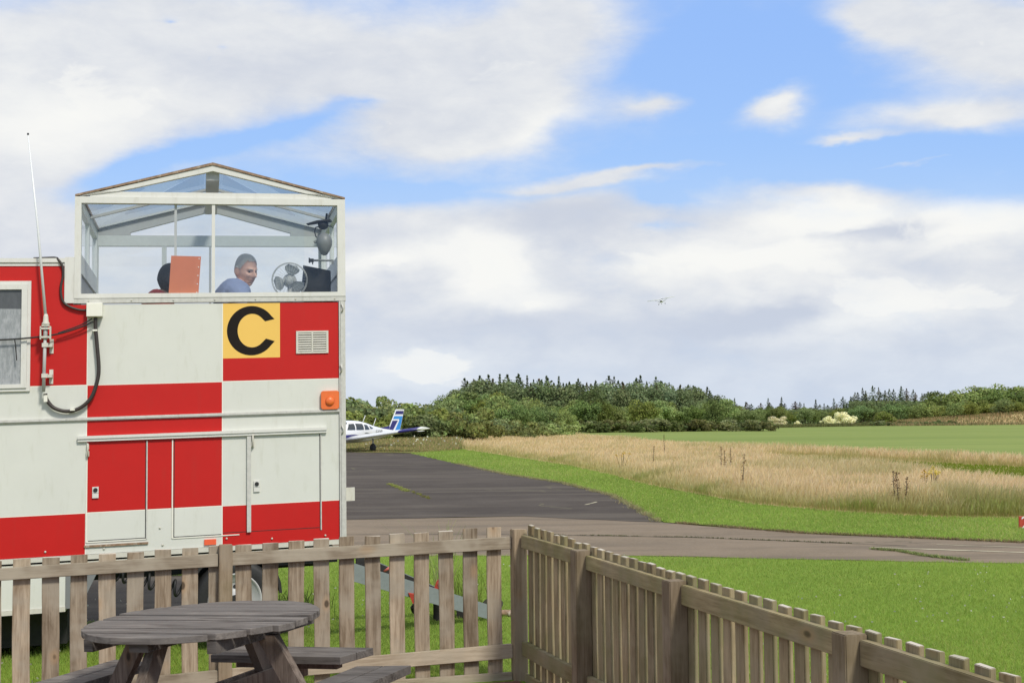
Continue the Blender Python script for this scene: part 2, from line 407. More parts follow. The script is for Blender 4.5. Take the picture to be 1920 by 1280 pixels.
M['rail'] = wood('weathered_rail_wood', (0.270, 0.215, 0.150), (0.460, 0.390, 0.290), 'x', 0.0, (0.41, 0.36, 0.275))
M['railg'] = wood('mossy_rail_wood', (0.205, 0.158, 0.080), (0.370, 0.302, 0.172), 'x', 0.55, (0.31, 0.26, 0.175))
M['post'] = wood('weathered_post_wood', (0.205, 0.150, 0.092), (0.365, 0.285, 0.195), 'z', 0.15, (0.31, 0.255, 0.185))
M['table'] = wood('dark_grey_table_wood', (0.062, 0.053, 0.047), (0.190, 0.170, 0.153), 'x', 0.0, (0.145, 0.132, 0.122))
M['tleg'] = wood('brown_table_leg_wood', (0.085, 0.062, 0.048), (0.215, 0.170, 0.138), 'z', 0.0, (0.17, 0.145, 0.125))
M['bark'] = simple('bark', (0.055, 0.043, 0.032), 0.9, var=0.3, scale=6, bump=0.4)
M['leaf'] = leafmat('leaves', 0.30)
M['grass'] = leafmat('grass_blades', 0.48, 0.7)
# plain ground materials
M['lawn'] = groundmat('lawn', [(0.170, 0.265, 0.034), (0.210, 0.300, 0.042), (0.130, 0.220, 0.028), (0.25, 0.31, 0.06)], (0.25, 1.3, 18.0), bump=0.6, bdist=0.02, strength=(0.5, 0.55, 0.5))
M['verge'] = groundmat('mown_verge', [(0.210, 0.320, 0.040), (0.250, 0.345, 0.050), (0.165, 0.265, 0.034), (0.28, 0.33, 0.08)], (0.2, 0.9, 9.0), bump=0.6, bdist=0.03)
M['field'] = groundmat('green_field', [(0.205, 0.262, 0.062), (0.230, 0.280, 0.072), (0.170, 0.230, 0.052), (0.250, 0.270, 0.085)], (0.02, 0.12, 1.1), bump=0.3, bdist=0.1, streak=((0.150, 0.205, 0.045), .012, .16, -0.15, .6))
M['meadow'] = groundmat('dry_meadow_soil', [(0.48, 0.36, 0.17), (0.55, 0.41, 0.21), (0.32, 0.31, 0.10), (0.60, 0.46, 0.26)], (0.12, 0.8, 6.0), bump=0.8, bdist=0.06)
M['rough'] = groundmat('rough_grass_ground', [(0.20, 0.21, 0.06), (0.29, 0.25, 0.10), (0.15, 0.18, 0.045), (0.32, 0.25, 0.12)], (0.12, 0.8, 5.0), bump=0.8, bdist=0.06)
M['asphalt'] = groundmat('old_dark_asphalt', [(0.064, 0.052, 0.043), (0.086, 0.071, 0.059), (0.110, 0.094, 0.078), (0.048, 0.040, 0.034)], (0.18, 0.8, 22.0), bump=0.3, bdist=0.01, speck=((0.19, 0.17, 0.14), 60.0, 0.68), streak=((0.135, 0.115, 0.092), .10, 1.1, 0.1, .55), cracks=((0.15, 0.135, 0.085), .22, .012))
M['taxi'] = groundmat('worn_taxiway', [(0.205, 0.160, 0.112), (0.245, 0.192, 0.138), (0.165, 0.132, 0.094), (0.275, 0.220, 0.160)], (0.25, 1.1, 24.0), bump=0.3, bdist=0.01, speck=((0.34, 0.31, 0.27), 45.0, 0.67), streak=((0.145, 0.118, 0.088), .22, 1.6, 0.12, .6), cracks=((0.09, 0.085, 0.05), .35, .010))
M['gravel'] = groundmat('red_gravel', [(0.24, 0.12, 0.085), (0.30, 0.17, 0.125), (0.17, 0.09, 0.065), (0.40, 0.27, 0.21)], (1.0, 9.0, 55.0), bump=1.0, bdist=0.02)
M['paint'] = groundmat('worn_cream_paint', [(0.52, 0.48, 0.34), (0.45, 0.40, 0.28), (0.22, 0.19, 0.15), (0.55, 0.52, 0.40)], (0.8, 5.0, 30.0), bump=0.1)

# ------------------------------------------------------------------ coordinates of what the photo shows
def hor(px): return 792.6 - 0.010 * px
def gxy(px, py, z=0.0):
    d = _f + _r * ((px - 960) / F) - _u * ((py - 640) / F)
    t = (z - EYE) / d.z
    return d.x * t, d.y * t
def at(px, py, Y):
    d = _f + _r * ((px - 960) / F) - _u * ((py - 640) / F)
    t = Y / d.y
    return Vector((d.x * t, Y, EYE + d.z * t))

# ------------------------------------------------------------------ ground sheets
def jitter_poly(poly, step, amp, seed=1):
    r = random.Random(seed); out = []
    for i, (x, y) in enumerate(poly):
        x2, y2 = poly[(i + 1) % len(poly)]; L = math.hypot(x2 - x, y2 - y); k = max(1, min(60, int(L / step)))
        nx, ny = -(y2 - y) / max(L, 1e-6), (x2 - x) / max(L, 1e-6)
        for j in range(k):
            t = j / k; a = amp * (r.random() - 0.5) * (0 if j == 0 else 1)
            out.append((x + (x2 - x) * t + nx * a, y + (y2 - y) * t + ny * a))
    return out
def sheet(name, poly, z, mat, kind='structure', step=0.5, amp=0.06, label=None, cat=None, seed=1):
    P = jitter_poly(poly, step, amp, seed); me = bpy.data.meshes.new(name)
    tris = tessellate_polygon([[Vector((x, y, 0)) for x, y in P]])
    me.from_pydata([(x, y, z) for x, y in P], [], [tuple(t) for t in tris]); me.materials.append(mat)
    bm = bmesh.new(); bm.from_mesh(me)
    for f in bm.faces:
        if f.normal.z < 0: f.normal_flip()
    bm.to_mesh(me); bm.free()
    o = link_mesh(name, me); tag(o, label, cat, None, kind); return o
g = MB(); g.quad((-2500, -60, 0), (2500, -60, 0), (2500, 4500, 0), (-2500, 4500, 0)); go = g.build('ground', M['field']); tag(go, kind='structure')

MEADOW = [(-2.57, 70.1), (0.38, 53.7), (1.9, 45.5), (2.7, 38.2), (3.17, 32.6), (3.65, 29.0), (4.41, 24.7), (5.5, 22.5), (6.84, 21.1), (7.92, 20.8), (14, 19.0), (24, 17.2), (50, 14),
          (50, 31), (30, 32), (22, 34), (18.2, 36.5), (16.6, 42), (14.2, 49.5), (12.1, 59.5), (9.1, 69), (7.2, 90), (4.8, 120), (2.0, 150), (-3.0, 150), (-4.0, 120), (-3.6, 90)]
TRACK = [(8.8, 50), (10.8, 55), (13.0, 47), (15.2, 39.7), (16.6, 35), (22, 31), (30, 29), (50, 28), (50, 23), (22, 22.6), (14.5, 22.4), (10.6, 24.6), (10.5, 27), (10.1, 31.5), (10.0, 38), (8.8, 43.5)]
VERGE = [(2.33, 20.8), (3.99, 18.7), (6.46, 17.0), (13, 16.0), (50, 12), (50, 14), (24, 17.2), (14, 19.0), (7.92, 20.8), (6.84, 21.1), (5.5, 22.5), (4.41, 24.7), (3.65, 29.0), (3.17, 32.6), (2.7, 38.2), (1.9, 45.5), (0.38, 53.7), (-2.57, 70.1), (-4.88, 63.7), (-1.97, 48.2), (-0.19, 38.8), (1.17, 33.8), (2.08, 27.9), (2.24, 23.8)]
sheet('lawn', [(-40, -20), (50, -20), (50, 9.9), (13, 13.9), (5.57, 14.7), (3.4, 15.3), (1.5, 15.9), (-2.8, 16.3), (-14, 17.2), (-40, 18)], 0.004, M['lawn'], seed=2, amp=0.10)
sheet('taxiway', [(-40, 18), (-14, 17.2), (-2.8, 16.3), (1.5, 15.9), (3.4, 15.3), (5.57, 14.7), (13, 13.9), (50, 9.9), (50, 12), (13, 16.0), (6.46, 17.0), (3.99, 18.7), (2.33, 20.8), (0.15, 22.4), (-2.74, 22.0), (-14, 22.5), (-40, 22.5)], 0.008, M['taxi'], seed=3, amp=0.10)
sheet('apron', [(-60, 22.5), (-14, 22.5), (-2.74, 22.0), (0.15, 22.4), (2.33, 20.8), (2.24, 23.8), (2.08, 27.9), (1.17, 33.8), (-0.19, 38.8), (-1.97, 48.2), (-4.88, 63.7), (-8.33, 67.5), (-60, 68)], 0.012, M['asphalt'], seed=4, amp=0.22)
sheet('grass_verge', VERGE, 0.016, M['verge'], seed=5, amp=0.16)
sheet('meadow_ground', MEADOW, 0.020, M['meadow'], seed=6, amp=0.2)
sheet('mown_track', TRACK, 0.016, M['verge'], seed=7, amp=0.2)
sheet('rough_ground', [(-60, 68), (-8.33, 67.5), (-4.88, 63.9), (-2.57, 70.1), (-3.6, 90), (-4.0, 120), (-2, 190), (-60, 190)], 0.024, M['rough'], seed=8, amp=0.5, step=1.5)
sheet('gravel_yard', [(-5, -1), (4.4, -1), (3.1, 4.0), (1.33, 4.15), (0.02, 8.46), (-3.3, 7.5), (-5, 7.0)], 0.008, M['gravel'], seed=9, amp=0.03)
sheet('asphalt_patch', [(-5.2, 14.6), (-3.2, 14.35), (-2.45, 11.3), (-4.3, 10.9)], 0.010, M['asphalt'], seed=10, amp=0.15)
# painted line and cracks on the taxiway
def strip(name, pts, w, z, mat, seed=1, amp=0.03):
    r = random.Random(seed); L = []; Rr = []
    full = []
    for (a, b) in zip(pts[:-1], pts[1:]):
        k = max(2, int(math.hypot(b[0] - a[0], b[1] - a[1]) / 0.15))
        full += [(a[0] + (b[0] - a[0]) * j / k, a[1] + (b[1] - a[1]) * j / k) for j in range(k)]
    full.append(pts[-1])
    for i, (x, y) in enumerate(full):
        x2, y2 = full[min(i + 1, len(full) - 1)]; x1, y1 = full[max(i - 1, 0)]
        d = math.hypot(x2 - x1, y2 - y1); nx, ny = -(y2 - y1) / d, (x2 - x1) / d
        ww = w * (0.6 + 0.8 * r.random()); o = amp * (r.random() - .5)
        L.append((x + nx * (ww / 2 + o), y + ny * (ww / 2 + o), z)); Rr.append((x - nx * (ww / 2 - o), y - ny * (ww / 2 - o), z))
    b = MB()
    for i in range(len(full) - 1): b.quad(L[i], Rr[i], Rr[i + 1], L[i + 1])
    return b.build(name, mat)
for pts, w in (([(4.40, 16.62), (5.2, 16.2), (5.99, 15.80), (7.0, 15.3), (9.0, 14.4)], 0.075), ([(5.3, 16.85), (6.3, 16.35), (7.4, 15.9)], 0.035)):
    tag(strip('painted_line', pts, w, 0.0125, M['paint'], 3, 0.01), kind='structure')
tag(strip('apron_line', [(1.6, 25.9), (1.35, 25.1)], 0.04, 0.0165, M['paint'], 5, 0.02), kind='structure')
M['crackm'] = simple('crack_dirt', (0.05, 0.045, 0.028), 0.9, var=0.3)
tag(strip('taxiway_seam', [(-2.6, 19.2), (0.12, 18.9), (2.4, 18.2), (4.32, 17.1), (4.9, 16.75)], 0.035, 0.0125, M['crackm'], 6, 0.03), kind='structure')

# ------------------------------------------------------------------ blades (grass as geometry)
def inside(poly, x, y):
    c = np.zeros(x.shape, bool); n = len(poly)
    for i in range(n):
        x1, y1 = poly[i]; x2, y2 = poly[(i + 1) % n]
        if y1 == y2: continue
        t = ((y1 > y) != (y2 > y)) & (x < (x2 - x1) * (y - y1) / (y2 - y1) + x1); c ^= t
    return c
def blades(name, pos, h, w, lean, col_lo, col_hi, mat, label=None, cat=None, segs=2, tipfrac=0.0, seed=0, head=0.0):
    """pos Nx3; h, w arrays; colours Nx3"""
    r = np.random.default_rng(seed); N = len(pos)
    az = r.uniform(0, 2 * PI, N); wx = np.cos(az) * w / 2; wy = np.sin(az) * w / 2
    la = r.normal(0, 1, N) * lean * h; lb = r.normal(0, 1, N) * lean * h
    if head: la += head * h
    K = segs + 1; V = np.zeros((N, K, 2, 3)); C = np.zeros((N, K, 2, 4)); C[..., 3] = 1
    for k in range(K):
        t = k / segs; ww = (1 - t * (1 - tipfrac)) if not head else (0.55 if t < 0.6 else (1.5 if k < segs else 0.4))
        cx = pos[:, 0] + la * t * t; cy = pos[:, 1] + lb * t * t; cz = pos[:, 2] + h * t
        V[:, k, 0, 0] = cx - wx * ww; V[:, k, 0, 1] = cy - wy * ww; V[:, k, 0, 2] = cz
        V[:, k, 1, 0] = cx + wx * ww; V[:, k, 1, 1] = cy + wy * ww; V[:, k, 1, 2] = cz
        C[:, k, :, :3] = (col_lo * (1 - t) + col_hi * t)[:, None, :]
    V = V.reshape(-1, 3); C = C.reshape(-1, 4)
    b = np.arange(N)[:, None] * (K * 2)
    fs = np.concatenate([b + np.array([[2 * k, 2 * k + 1, 2 * k + 3, 2 * k + 2]]) for k in range(segs)], 1).reshape(-1)
    return raw_mesh(name, V, fs, C, mat, label, cat)
def raw_mesh(name, V, fs, C, mat, label=None, cat=None, link=True):
    nf = len(fs) // 4; me = bpy.data.meshes.new(name)
    me.vertices.add(len(V)); me.vertices.foreach_set('co', V.astype(np.float32).ravel())
    me.loops.add(len(fs)); me.loops.foreach_set('vertex_index', fs.astype(np.int32))
    me.polygons.add(nf); me.polygons.foreach_set('loop_start', np.arange(0, nf * 4, 4, dtype=np.int32))
    me.polygons.foreach_set('loop_total', np.full(nf, 4, dtype=np.int32))
    ca = me.color_attributes.new('Col', 'FLOAT_COLOR', 'POINT'); ca.data.foreach_set('color', C.astype(np.float32).ravel())
    me.materials.append(mat); me.update(calc_edges=True)
    if not link: return me
    o = link_mesh(name, me)
    if label: tag(o, label, cat, None, 'stuff')
    return o
def colrand(r, n, base, var=0.2, hue=0.1):
    b = np.array(base)[None, :] * (1 + r.uniform(-var, var, (n, 1)))
    return np.clip(b * (1 + r.uniform(-hue, hue, (n, 3))), 0, 1)
def persp_sample(r, n, y0, y1, x_lo, x_hi, power=1.0):
    """random points, denser nearby; x within [x_lo,x_hi]*Y"""
    u = r.random(n); p = power
    if abs(p - 1) < 1e-6: Y = y0 * (y1 / y0) ** u
    else: Y = (y0 ** (1 - p) + u * (y1 ** (1 - p) - y0 ** (1 - p))) ** (1 / (1 - p))
    X = r.uniform(x_lo, x_hi, n) * Y
    return X, Y
def p3(x, y, z=0.004): return np.stack([x, y, np.full(x.shape, z)], 1)
def snoise(x, y, s, seed):
    r = np.random.default_rng(seed); v = np.zeros(x.shape)
    for k in range(6):
        a = r.uniform(0, 2 * PI); f = s * r.uniform(0.5, 2); v += np.sin((x * math.cos(a) + y * math.sin(a)) * f + r.uniform(0, 6.28))
    return v / 6
LAWN = [(-7, 8.2), (-3.3, 7.6), (0.05, 8.6), (1.55, 3.6), (9, -3), (50, -3), (50, 9.9), (13, 13.9), (5.57, 14.7), (3.4, 15.3), (1.5, 15.9), (-2.8, 16.3), (-7, 16.8)]
r = np.random.default_rng(11)
X, Y = persp_sample(r, 760000, 5.0, 16.6, -0.46, 0.80, 0.6)
k = inside(LAWN, X, Y) & ~inside([(-5.2, 14.6), (-3.2, 14.35), (-2.45, 11.3), (-4.3, 10.9)], X, Y); X, Y = X[k], Y[k]; n = len(X)
pn = snoise(X, Y, 1.6, 3)
hi = colrand(r, n, (0.265, 0.360, 0.046), 0.12, 0.07) * (1 + 0.22 * pn[:, None] + .14 * snoise(X, Y, .6, 17)[:, None]); yel = r.random(n) < 0.10 + 0.15 * (snoise(X, Y, 0.5, 8) > .25); hi[yel] = colrand(r, yel.sum(), (0.36, 0.39, 0.09), .15)
blades('lawn_grass', p3(X, Y), r.uniform(0.012, 0.034, n) * (1 + 0.35 * pn), r.uniform(0.003, 0.0065, n), 0.5, hi * 0.95, hi, M['grass'], 'short green lawn grass between the wooden fence and the taxiway', 'grass', 1, 0.15, 1)
# clover and daisies in the lawn
X, Y = persp_sample(r, 2600, 7.0, 16.0, -0.42, 0.42, 0.8); k = inside(LAWN, X, Y) & (snoise(X, Y, 0.9, 9) > -0.05); X, Y = X[k][:420], Y[k][:420]; n = len(X)
blades('clover_flowers', p3(X, Y, 0.035), r.uniform(0.008, 0.013, n), r.uniform(0.012, 0.020, n), 0.3, colrand(r, n, (0.62, 0.62, 0.48), .15, .03), colrand(r, n, (0.7, 0.7, 0.58), .15, .03), M['grass'], 'tiny white clover flowers scattered over the lawn', 'flowers', 1, 0.9, 2)
# grass on the verge
X, Y = persp_sample(r, 640000, 13.0, 70, -0.1, 0.70, 1.2); k = inside(VERGE, X, Y); X, Y = X[k], Y[k]; n = len(X)
hi = colrand(r, n, (0.272, 0.360, 0.048), 0.12, 0.07) * (1 + 0.15 * snoise(X, Y, 0.8, 4)[:, None] + 0.12 * snoise(X, Y, 0.25, 14)[:, None]); yel = r.random(n) < .12 + .2 * (snoise(X, Y, .4, 15) > .3); hi[yel] = colrand(r, yel.sum(), (0.42, 0.41, 0.12), .2)
sc = np.sqrt(Y / 18)
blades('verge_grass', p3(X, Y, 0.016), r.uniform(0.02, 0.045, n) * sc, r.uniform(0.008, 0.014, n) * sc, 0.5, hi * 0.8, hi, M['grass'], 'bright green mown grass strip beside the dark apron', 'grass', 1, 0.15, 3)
# the tall dry meadow
X, Y = persp_sample(r, 820000, 16, 185, -0.08, 0.66, 1.25)
k = inside(MEADOW, X, Y) & ~inside(TRACK, X, Y); X, Y = X[k], Y[k]; n = len(X)
# distance to near edge, so that the margin is greener and shorter
edge = np.array([(-2.57, 70.1), (0.38, 53.7), (1.9, 45.5), (2.7, 38.2), (3.17, 32.6), (3.65, 29.0), (4.41, 24.7), (5.5, 22.5), (6.84, 21.1), (7.92, 20.8), (14, 19.0), (24, 17.2), (50, 14)])
dist = np.full(n, 1e9)
for a, b in zip(edge[:-1], edge[1:]):
    d = b - a; t = np.clip(((X - a[0]) * d[0] + (Y - a[1]) * d[1]) / (d @ d), 0, 1)
    dist = np.minimum(dist, np.hypot(X - a[0] - t * d[0], Y - a[1] - t * d[1]))
em = np.clip(dist / 0.9, 0, 1)
pn = snoise(X, Y, 0.35, 21); pn2 = snoise(X, Y, 1.4, 22)
pn3 = snoise(X, Y, 0.16, 23); h = r.uniform(0.20, 0.42, n) * (0.45 + 0.55 * em) * (1 + 0.26 * pn + 0.16 * pn2)
sc = np.clip(Y / 24, 1, 4) ** 0.7
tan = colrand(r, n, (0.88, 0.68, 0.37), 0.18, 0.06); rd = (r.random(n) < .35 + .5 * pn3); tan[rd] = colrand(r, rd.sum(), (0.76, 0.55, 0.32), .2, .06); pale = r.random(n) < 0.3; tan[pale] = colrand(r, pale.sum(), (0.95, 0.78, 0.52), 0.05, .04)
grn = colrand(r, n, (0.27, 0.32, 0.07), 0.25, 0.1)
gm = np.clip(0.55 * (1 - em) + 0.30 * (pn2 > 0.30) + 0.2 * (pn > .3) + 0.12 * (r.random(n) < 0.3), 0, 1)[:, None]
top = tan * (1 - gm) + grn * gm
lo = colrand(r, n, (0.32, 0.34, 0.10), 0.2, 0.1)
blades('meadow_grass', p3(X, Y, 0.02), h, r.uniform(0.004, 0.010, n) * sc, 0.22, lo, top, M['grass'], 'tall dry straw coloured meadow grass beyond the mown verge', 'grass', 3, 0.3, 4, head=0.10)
# green field and mown track tufts
X, Y = persp_sample(r, 240000, 20, 60, 0.12, 0.75, 1.0); k = inside(TRACK, X, Y); X, Y = X[k], Y[k]; n = len(X)
hi = colrand(r, n, (0.21, 0.32, 0.05), 0.2, 0.1)
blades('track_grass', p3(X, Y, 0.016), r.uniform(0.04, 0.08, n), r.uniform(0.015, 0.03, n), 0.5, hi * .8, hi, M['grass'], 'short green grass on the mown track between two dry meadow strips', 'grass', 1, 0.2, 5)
# rough growth behind the apron
X, Y = persp_sample(r, 170000, 66, 125, -0.16, 0.012, 1.4)
k = inside([(-60, 68.2), (-8.33, 67.9), (-4.88, 65.0), (-2.57, 70.6), (-3.6, 90), (-4.0, 125), (-60, 125)], X, Y); X, Y = X[k], Y[k]; n = len(X)
pn = snoise(X, Y, 0.5, 31)
hi = colrand(r, n, (0.33, 0.33, 0.11), 0.3, 0.12); br = r.random(n) < 0.28 + 0.2 * pn; hi[br] = colrand(r, br.sum(), (0.52, 0.38, 0.19), .25)
tall = np.clip((Y - 66) / 14, 0.15, 1)
blades('rough_grass', p3(X, Y, 0.024), r.uniform(0.12, 0.50, n) * tall * (1 + 0.4 * pn), r.uniform(0.04, 0.09, n), 0.22, hi * .8, hi, M['grass'], 'rough green and brown grass growing behind the parked aircraft', 'grass', 2, 0.2, 6)
X, Y = persp_sample(r, 700, 67, 84, -0.15, 0.0, 1.0); k = inside([(-60, 68), (-8.33, 67.9), (-4.88, 65.0), (-2.57, 70.6), (-3.6, 90), (-60, 125)], X, Y) & (X > -8); X, Y = X[k][:60], Y[k][:60]; n = len(X)
blades('white_weed_flowers', np.stack([X, Y, r.uniform(.05, .6, n)], 1), r.uniform(0.04, 0.10, n), r.uniform(0.05, 0.10, n), 0.2, colrand(r, n, (0.6, 0.6, 0.45), .1, .02), colrand(r, n, (0.72, 0.7, 0.55), .1, .02), M['grass'], 'white weed flowers in the rough grass behind the apron', 'flowers', 1, 1.0, 7)
# weeds in taxiway cracks and on the apron
def weeds(name, pts, width, dens, hh, label, seed, col=(0.13, 0.17, 0.035)):
    rr = np.random.default_rng(seed); xs = []; ys = []
    for a, b in zip(pts[:-1], pts[1:]):
        L = math.hypot(b[0] - a[0], b[1] - a[1]); k = int(L * dens); t = rr.random(k)
        wv = width * (0.35 + 0.65 * np.abs(np.sin(t * L * 2.1 + seed)))
        xs.append(a[0] + (b[0] - a[0]) * t + rr.normal(0, 1, k) * wv * .4); ys.append(a[1] + (b[1] - a[1]) * t + rr.normal(0, 1, k) * wv * .4)
    x = np.concatenate(xs); y = np.concatenate(ys); k = len(x); c = colrand(rr, k, col, 0.3, 0.15)
    return blades(name, p3(x, y, 0.012), rr.uniform(hh * .4, hh, k), rr.uniform(0.008, 0.018, k), 0.6, c * .7, c, M['grass'], label, 'weeds', 1, 0.2, seed)
weeds('crack_weeds', [(4.35, 16.35), (4.6, 16.1), (4.75, 15.5), (5.05, 15.0)], 0.07, 700, 0.035, 'weeds growing in the taxiway crack beside the cream line', 41, (.24, .27, .07))
weeds('seam_weeds', [(0.3, 18.85), (2.4, 18.2), (4.3, 17.1)], 0.03, 150, 0.02, 'thin weeds along the long seam across the taxiway', 42, (0.10, 0.11, 0.03))
weeds('apron_weeds', [(-3.11, 33.6), (-2.75, 32.0), (-2.4, 30.3)], 0.10, 300, 0.05, 'yellow green weeds in the diagonal crack of the dark apron', 43, (0.30, 0.30, 0.05))
weeds('apron_tufts', [(-2.3, 30.2), (-1.8, 27.8), (-1.7, 27.3)], 0.08, 60, 0.05, 'scattered weed tufts on the worn apron', 44, (0.26, 0.25, 0.06))
weeds('edge_straw', [(2.28, 21.0), (2.2, 23.8), (2.08, 27.9), (1.17, 33.8), (-0.19, 38.8), (-1.97, 48.2)], 0.16, 260, 0.05, 'dry straw along the ragged edge of the apron', 45, (0.34, 0.29, 0.13))
weeds('kerb_straw', [(2.5, 20.6), (3.99, 18.65), (6.46, 16.95), (9, 16.5)], 0.09, 420, 0.04, 'brownish straw along the far edge of the taxiway', 46, (0.30, 0.24, 0.12))
weeds('patch_edge_grass', [(-4.9, 14.55), (-3.2, 14.3)], 0.2, 900, 0.05, 'short grass along the edge of the asphalt patch under the van', 47, (0.15, 0.24, 0.04))
# ------------------------------------------------------------------ fences
def board_mesh(name, sx, sy, sz, mat, bev=0.003, chamfer=None):
    bm = bmesh.new(); bmesh.ops.create_cube(bm, size=1.0)
    for v in bm.verts: v.co = Vector((v.co.x * sx, v.co.y * sy, (v.co.z + 0.5) * sz))
    bmesh.ops.bevel(bm, geom=list(bm.edges), offset=bev, segments=2, affect='EDGES')
    # a few cuts along the length, nudged, so that edges are not ruler straight
    me = bpy.data.meshes.new(name); bm.to_mesh(me); bm.free(); me.materials.append(mat); return me
def long_board(name, x0, x1, y0, y1, za0, za1, zb0, zb1, mat, parent, bev=0.003):
    """a board from x0 to x1 in fence coordinates; heights za at x0, zb at x1"""
    cx, cy = (x0 + x1) / 2, (y0 + y1) / 2; L = x1 - x0; ang = math.atan2(zb0 - za0, L)
    bm = bmesh.new(); bmesh.ops.create_cube(bm, size=1.0)
    for v in bm.verts:
        t = v.co.x + 0.5; lo = za0 + (zb0 - za0) * t; hi = za1 + (zb1 - za1) * t
        v.co = Vector((v.co.x * L, v.co.y * (y1 - y0), lo + (v.co.z + 0.5) * (hi - lo) - za0))
    bmesh.ops.bevel(bm, geom=list(bm.edges), offset=bev, segments=2, affect='EDGES')
    me = bpy.data.meshes.new(name); bm.to_mesh(me); bm.free(); me.materials.append(mat)
    return link_mesh(name, me, parent, (cx, cy, za0))
def picket_meshes(w, t, mat):
    out = []
    for k in range(5):
        rr = random.Random(40 + k); bm = bmesh.new(); bmesh.ops.create_cube(bm, size=1.0)
        for v in bm.verts: v.co = Vector((v.co.x * w * rr.uniform(.97, 1.03), v.co.y * t, v.co.z + 0.5))
        bmesh.ops.subdivide_edges(bm, edges=[e for e in bm.edges if abs(e.verts[0].co.z - e.verts[1].co.z) > .5], cuts=7)
        for v in bm.verts:
            if 0.01 < v.co.z < .99: v.co.x += 0.0022 * math.sin(v.co.z * 5 + k * 2) + rr.uniform(-.0008, .0008); v.co.y += .0015 * math.sin(v.co.z * 4 + k)
            elif v.co.z >= .99: v.co.z += (v.co.x / w) * rr.uniform(-.006, .006)
        hard = [e for e in bm.edges if len(e.link_faces) == 2 and e.calc_face_angle() > 1.0]
        bmesh.ops.bevel(bm, geom=hard, offset=0.0022, segments=2, affect='EDGES')
        me = bpy.data.meshes.new('picket'); bm.to_mesh(me); bm.free(); me.materials.append(mat); out.append(me)
    return out
fa = math.atan2(0.286, 0.958)
fence = thing('picket_fence', 'weathered grey-brown picket fence panel behind the round table, parallel to the van', 'fence', (0.0, 8.5, 0), fa)
rr = random.Random(5)
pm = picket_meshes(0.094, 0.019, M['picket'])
ptop = lambda t: 0.960 - 0.0305 * t
post_m = board_mesh('post', 0.078, 0.055, 1.0, M['post'], 0.004)
for t in [0.118 + 0.1563 * i for i in range(24)]:
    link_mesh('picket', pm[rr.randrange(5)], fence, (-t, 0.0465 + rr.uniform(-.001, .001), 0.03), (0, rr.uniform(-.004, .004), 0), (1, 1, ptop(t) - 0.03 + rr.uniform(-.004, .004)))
link_mesh('post', post_m, fence, (-1.793, 0.006, -0.1), (0, 0.003, 0), (1, 1, 1.015))
link_mesh('post', post_m, fence, (-3.60, 0.006, -0.1), (0, 0, 0), (1, 1, 0.95))
cp = board_mesh('post', 0.088, 0.09, 1.0, M['post'], 0.004); link_mesh('post', cp, fence, (0.03, 0.0, -0.1), (0, 0, 0), (1, 1, 1.046))
rz0 = lambda t: 0.899 - 0.0160 * t - 0.0026 * t * t; rzb = lambda t: 0.822 - 0.0165 * t - 0.0015 * t * t
for a, b in ((-1.753, -0.016), (-3.56, -1.833)):
    long_board('rail', a, b, 0.0, 0.035, rzb(-a), rz0(-a), rzb(-b), rz0(-b), M['rail'], fence)
    lz = lambda t: 0.141 - 0.020 * t; lt = lambda t: 0.229 - 0.022 * t - 0.003 * t * t
    long_board('rail', a, b, -0.002, 0.034, lz(-a), lt(-a), lz(-b), lt(-b), M['rail'], fence)
    long_board('base_board', a, b, 0.012, 0.034, -0.05, 0.050, -0.05, 0.052, M['rail'], fence)
fb = math.atan2(-0.958, 0.286)
fence2 = thing('picket_fence', 'mossy brown picket fence running from the corner post towards the bottom right beside the lawn', 'fence', (0.03, 8.5, 0), fb)
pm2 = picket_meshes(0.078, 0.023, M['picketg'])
POSTS = [1.20, 2.475, 3.985, 5.45]
ptop2 = lambda s: 0.985 - 0.030 * min(s, 1.2) - 0.0145 * max(0, s - 1.2)
s = 0.13
panels = [(0.06, 1.2, 9), (1.2, 2.475, 11), (2.475, 3.985, 12), (3.985, 5.45, 12)]
for a, b, n in panels:
    for i in range(n):
        s = a + (b - a) * (i + 0.5) / n
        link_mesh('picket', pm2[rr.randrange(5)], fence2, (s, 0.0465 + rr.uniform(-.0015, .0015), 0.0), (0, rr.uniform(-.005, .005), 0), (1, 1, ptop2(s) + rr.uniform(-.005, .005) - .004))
post2 = board_mesh('post', 0.095, 0.088, 1.0, M['post'], 0.004)
for s, zt in zip(POSTS, (0.925, 0.905, 0.895, 0.875)):
    link_mesh('post', post2, fence2, (s, -0.010, -0.1), (0, 0, 0), (1, 1, zt + 0.1))
rails2 = [(0.05, 1.152, .833, .913, .833, .912), (1.248, 2.427, .823, .899, .815, .890), (2.523, 3.937, .800, .889, .795, .880), (4.033, 5.40, .788, .877, .775, .858)]
for a, b, z0, z1, z2, z3 in rails2:
    long_board('rail', a, b, 0.0, 0.035, z0, z1, z2, z3, M['railg'], fence2)
    long_board('rail', a, b, -0.002, 0.034, .165, .252, .165, .254, M['railg'], fence2)
    long_board('base_board', a, b, 0.012, 0.034, -0.05, 0.055, -0.05, 0.05, M['railg'], fence2)

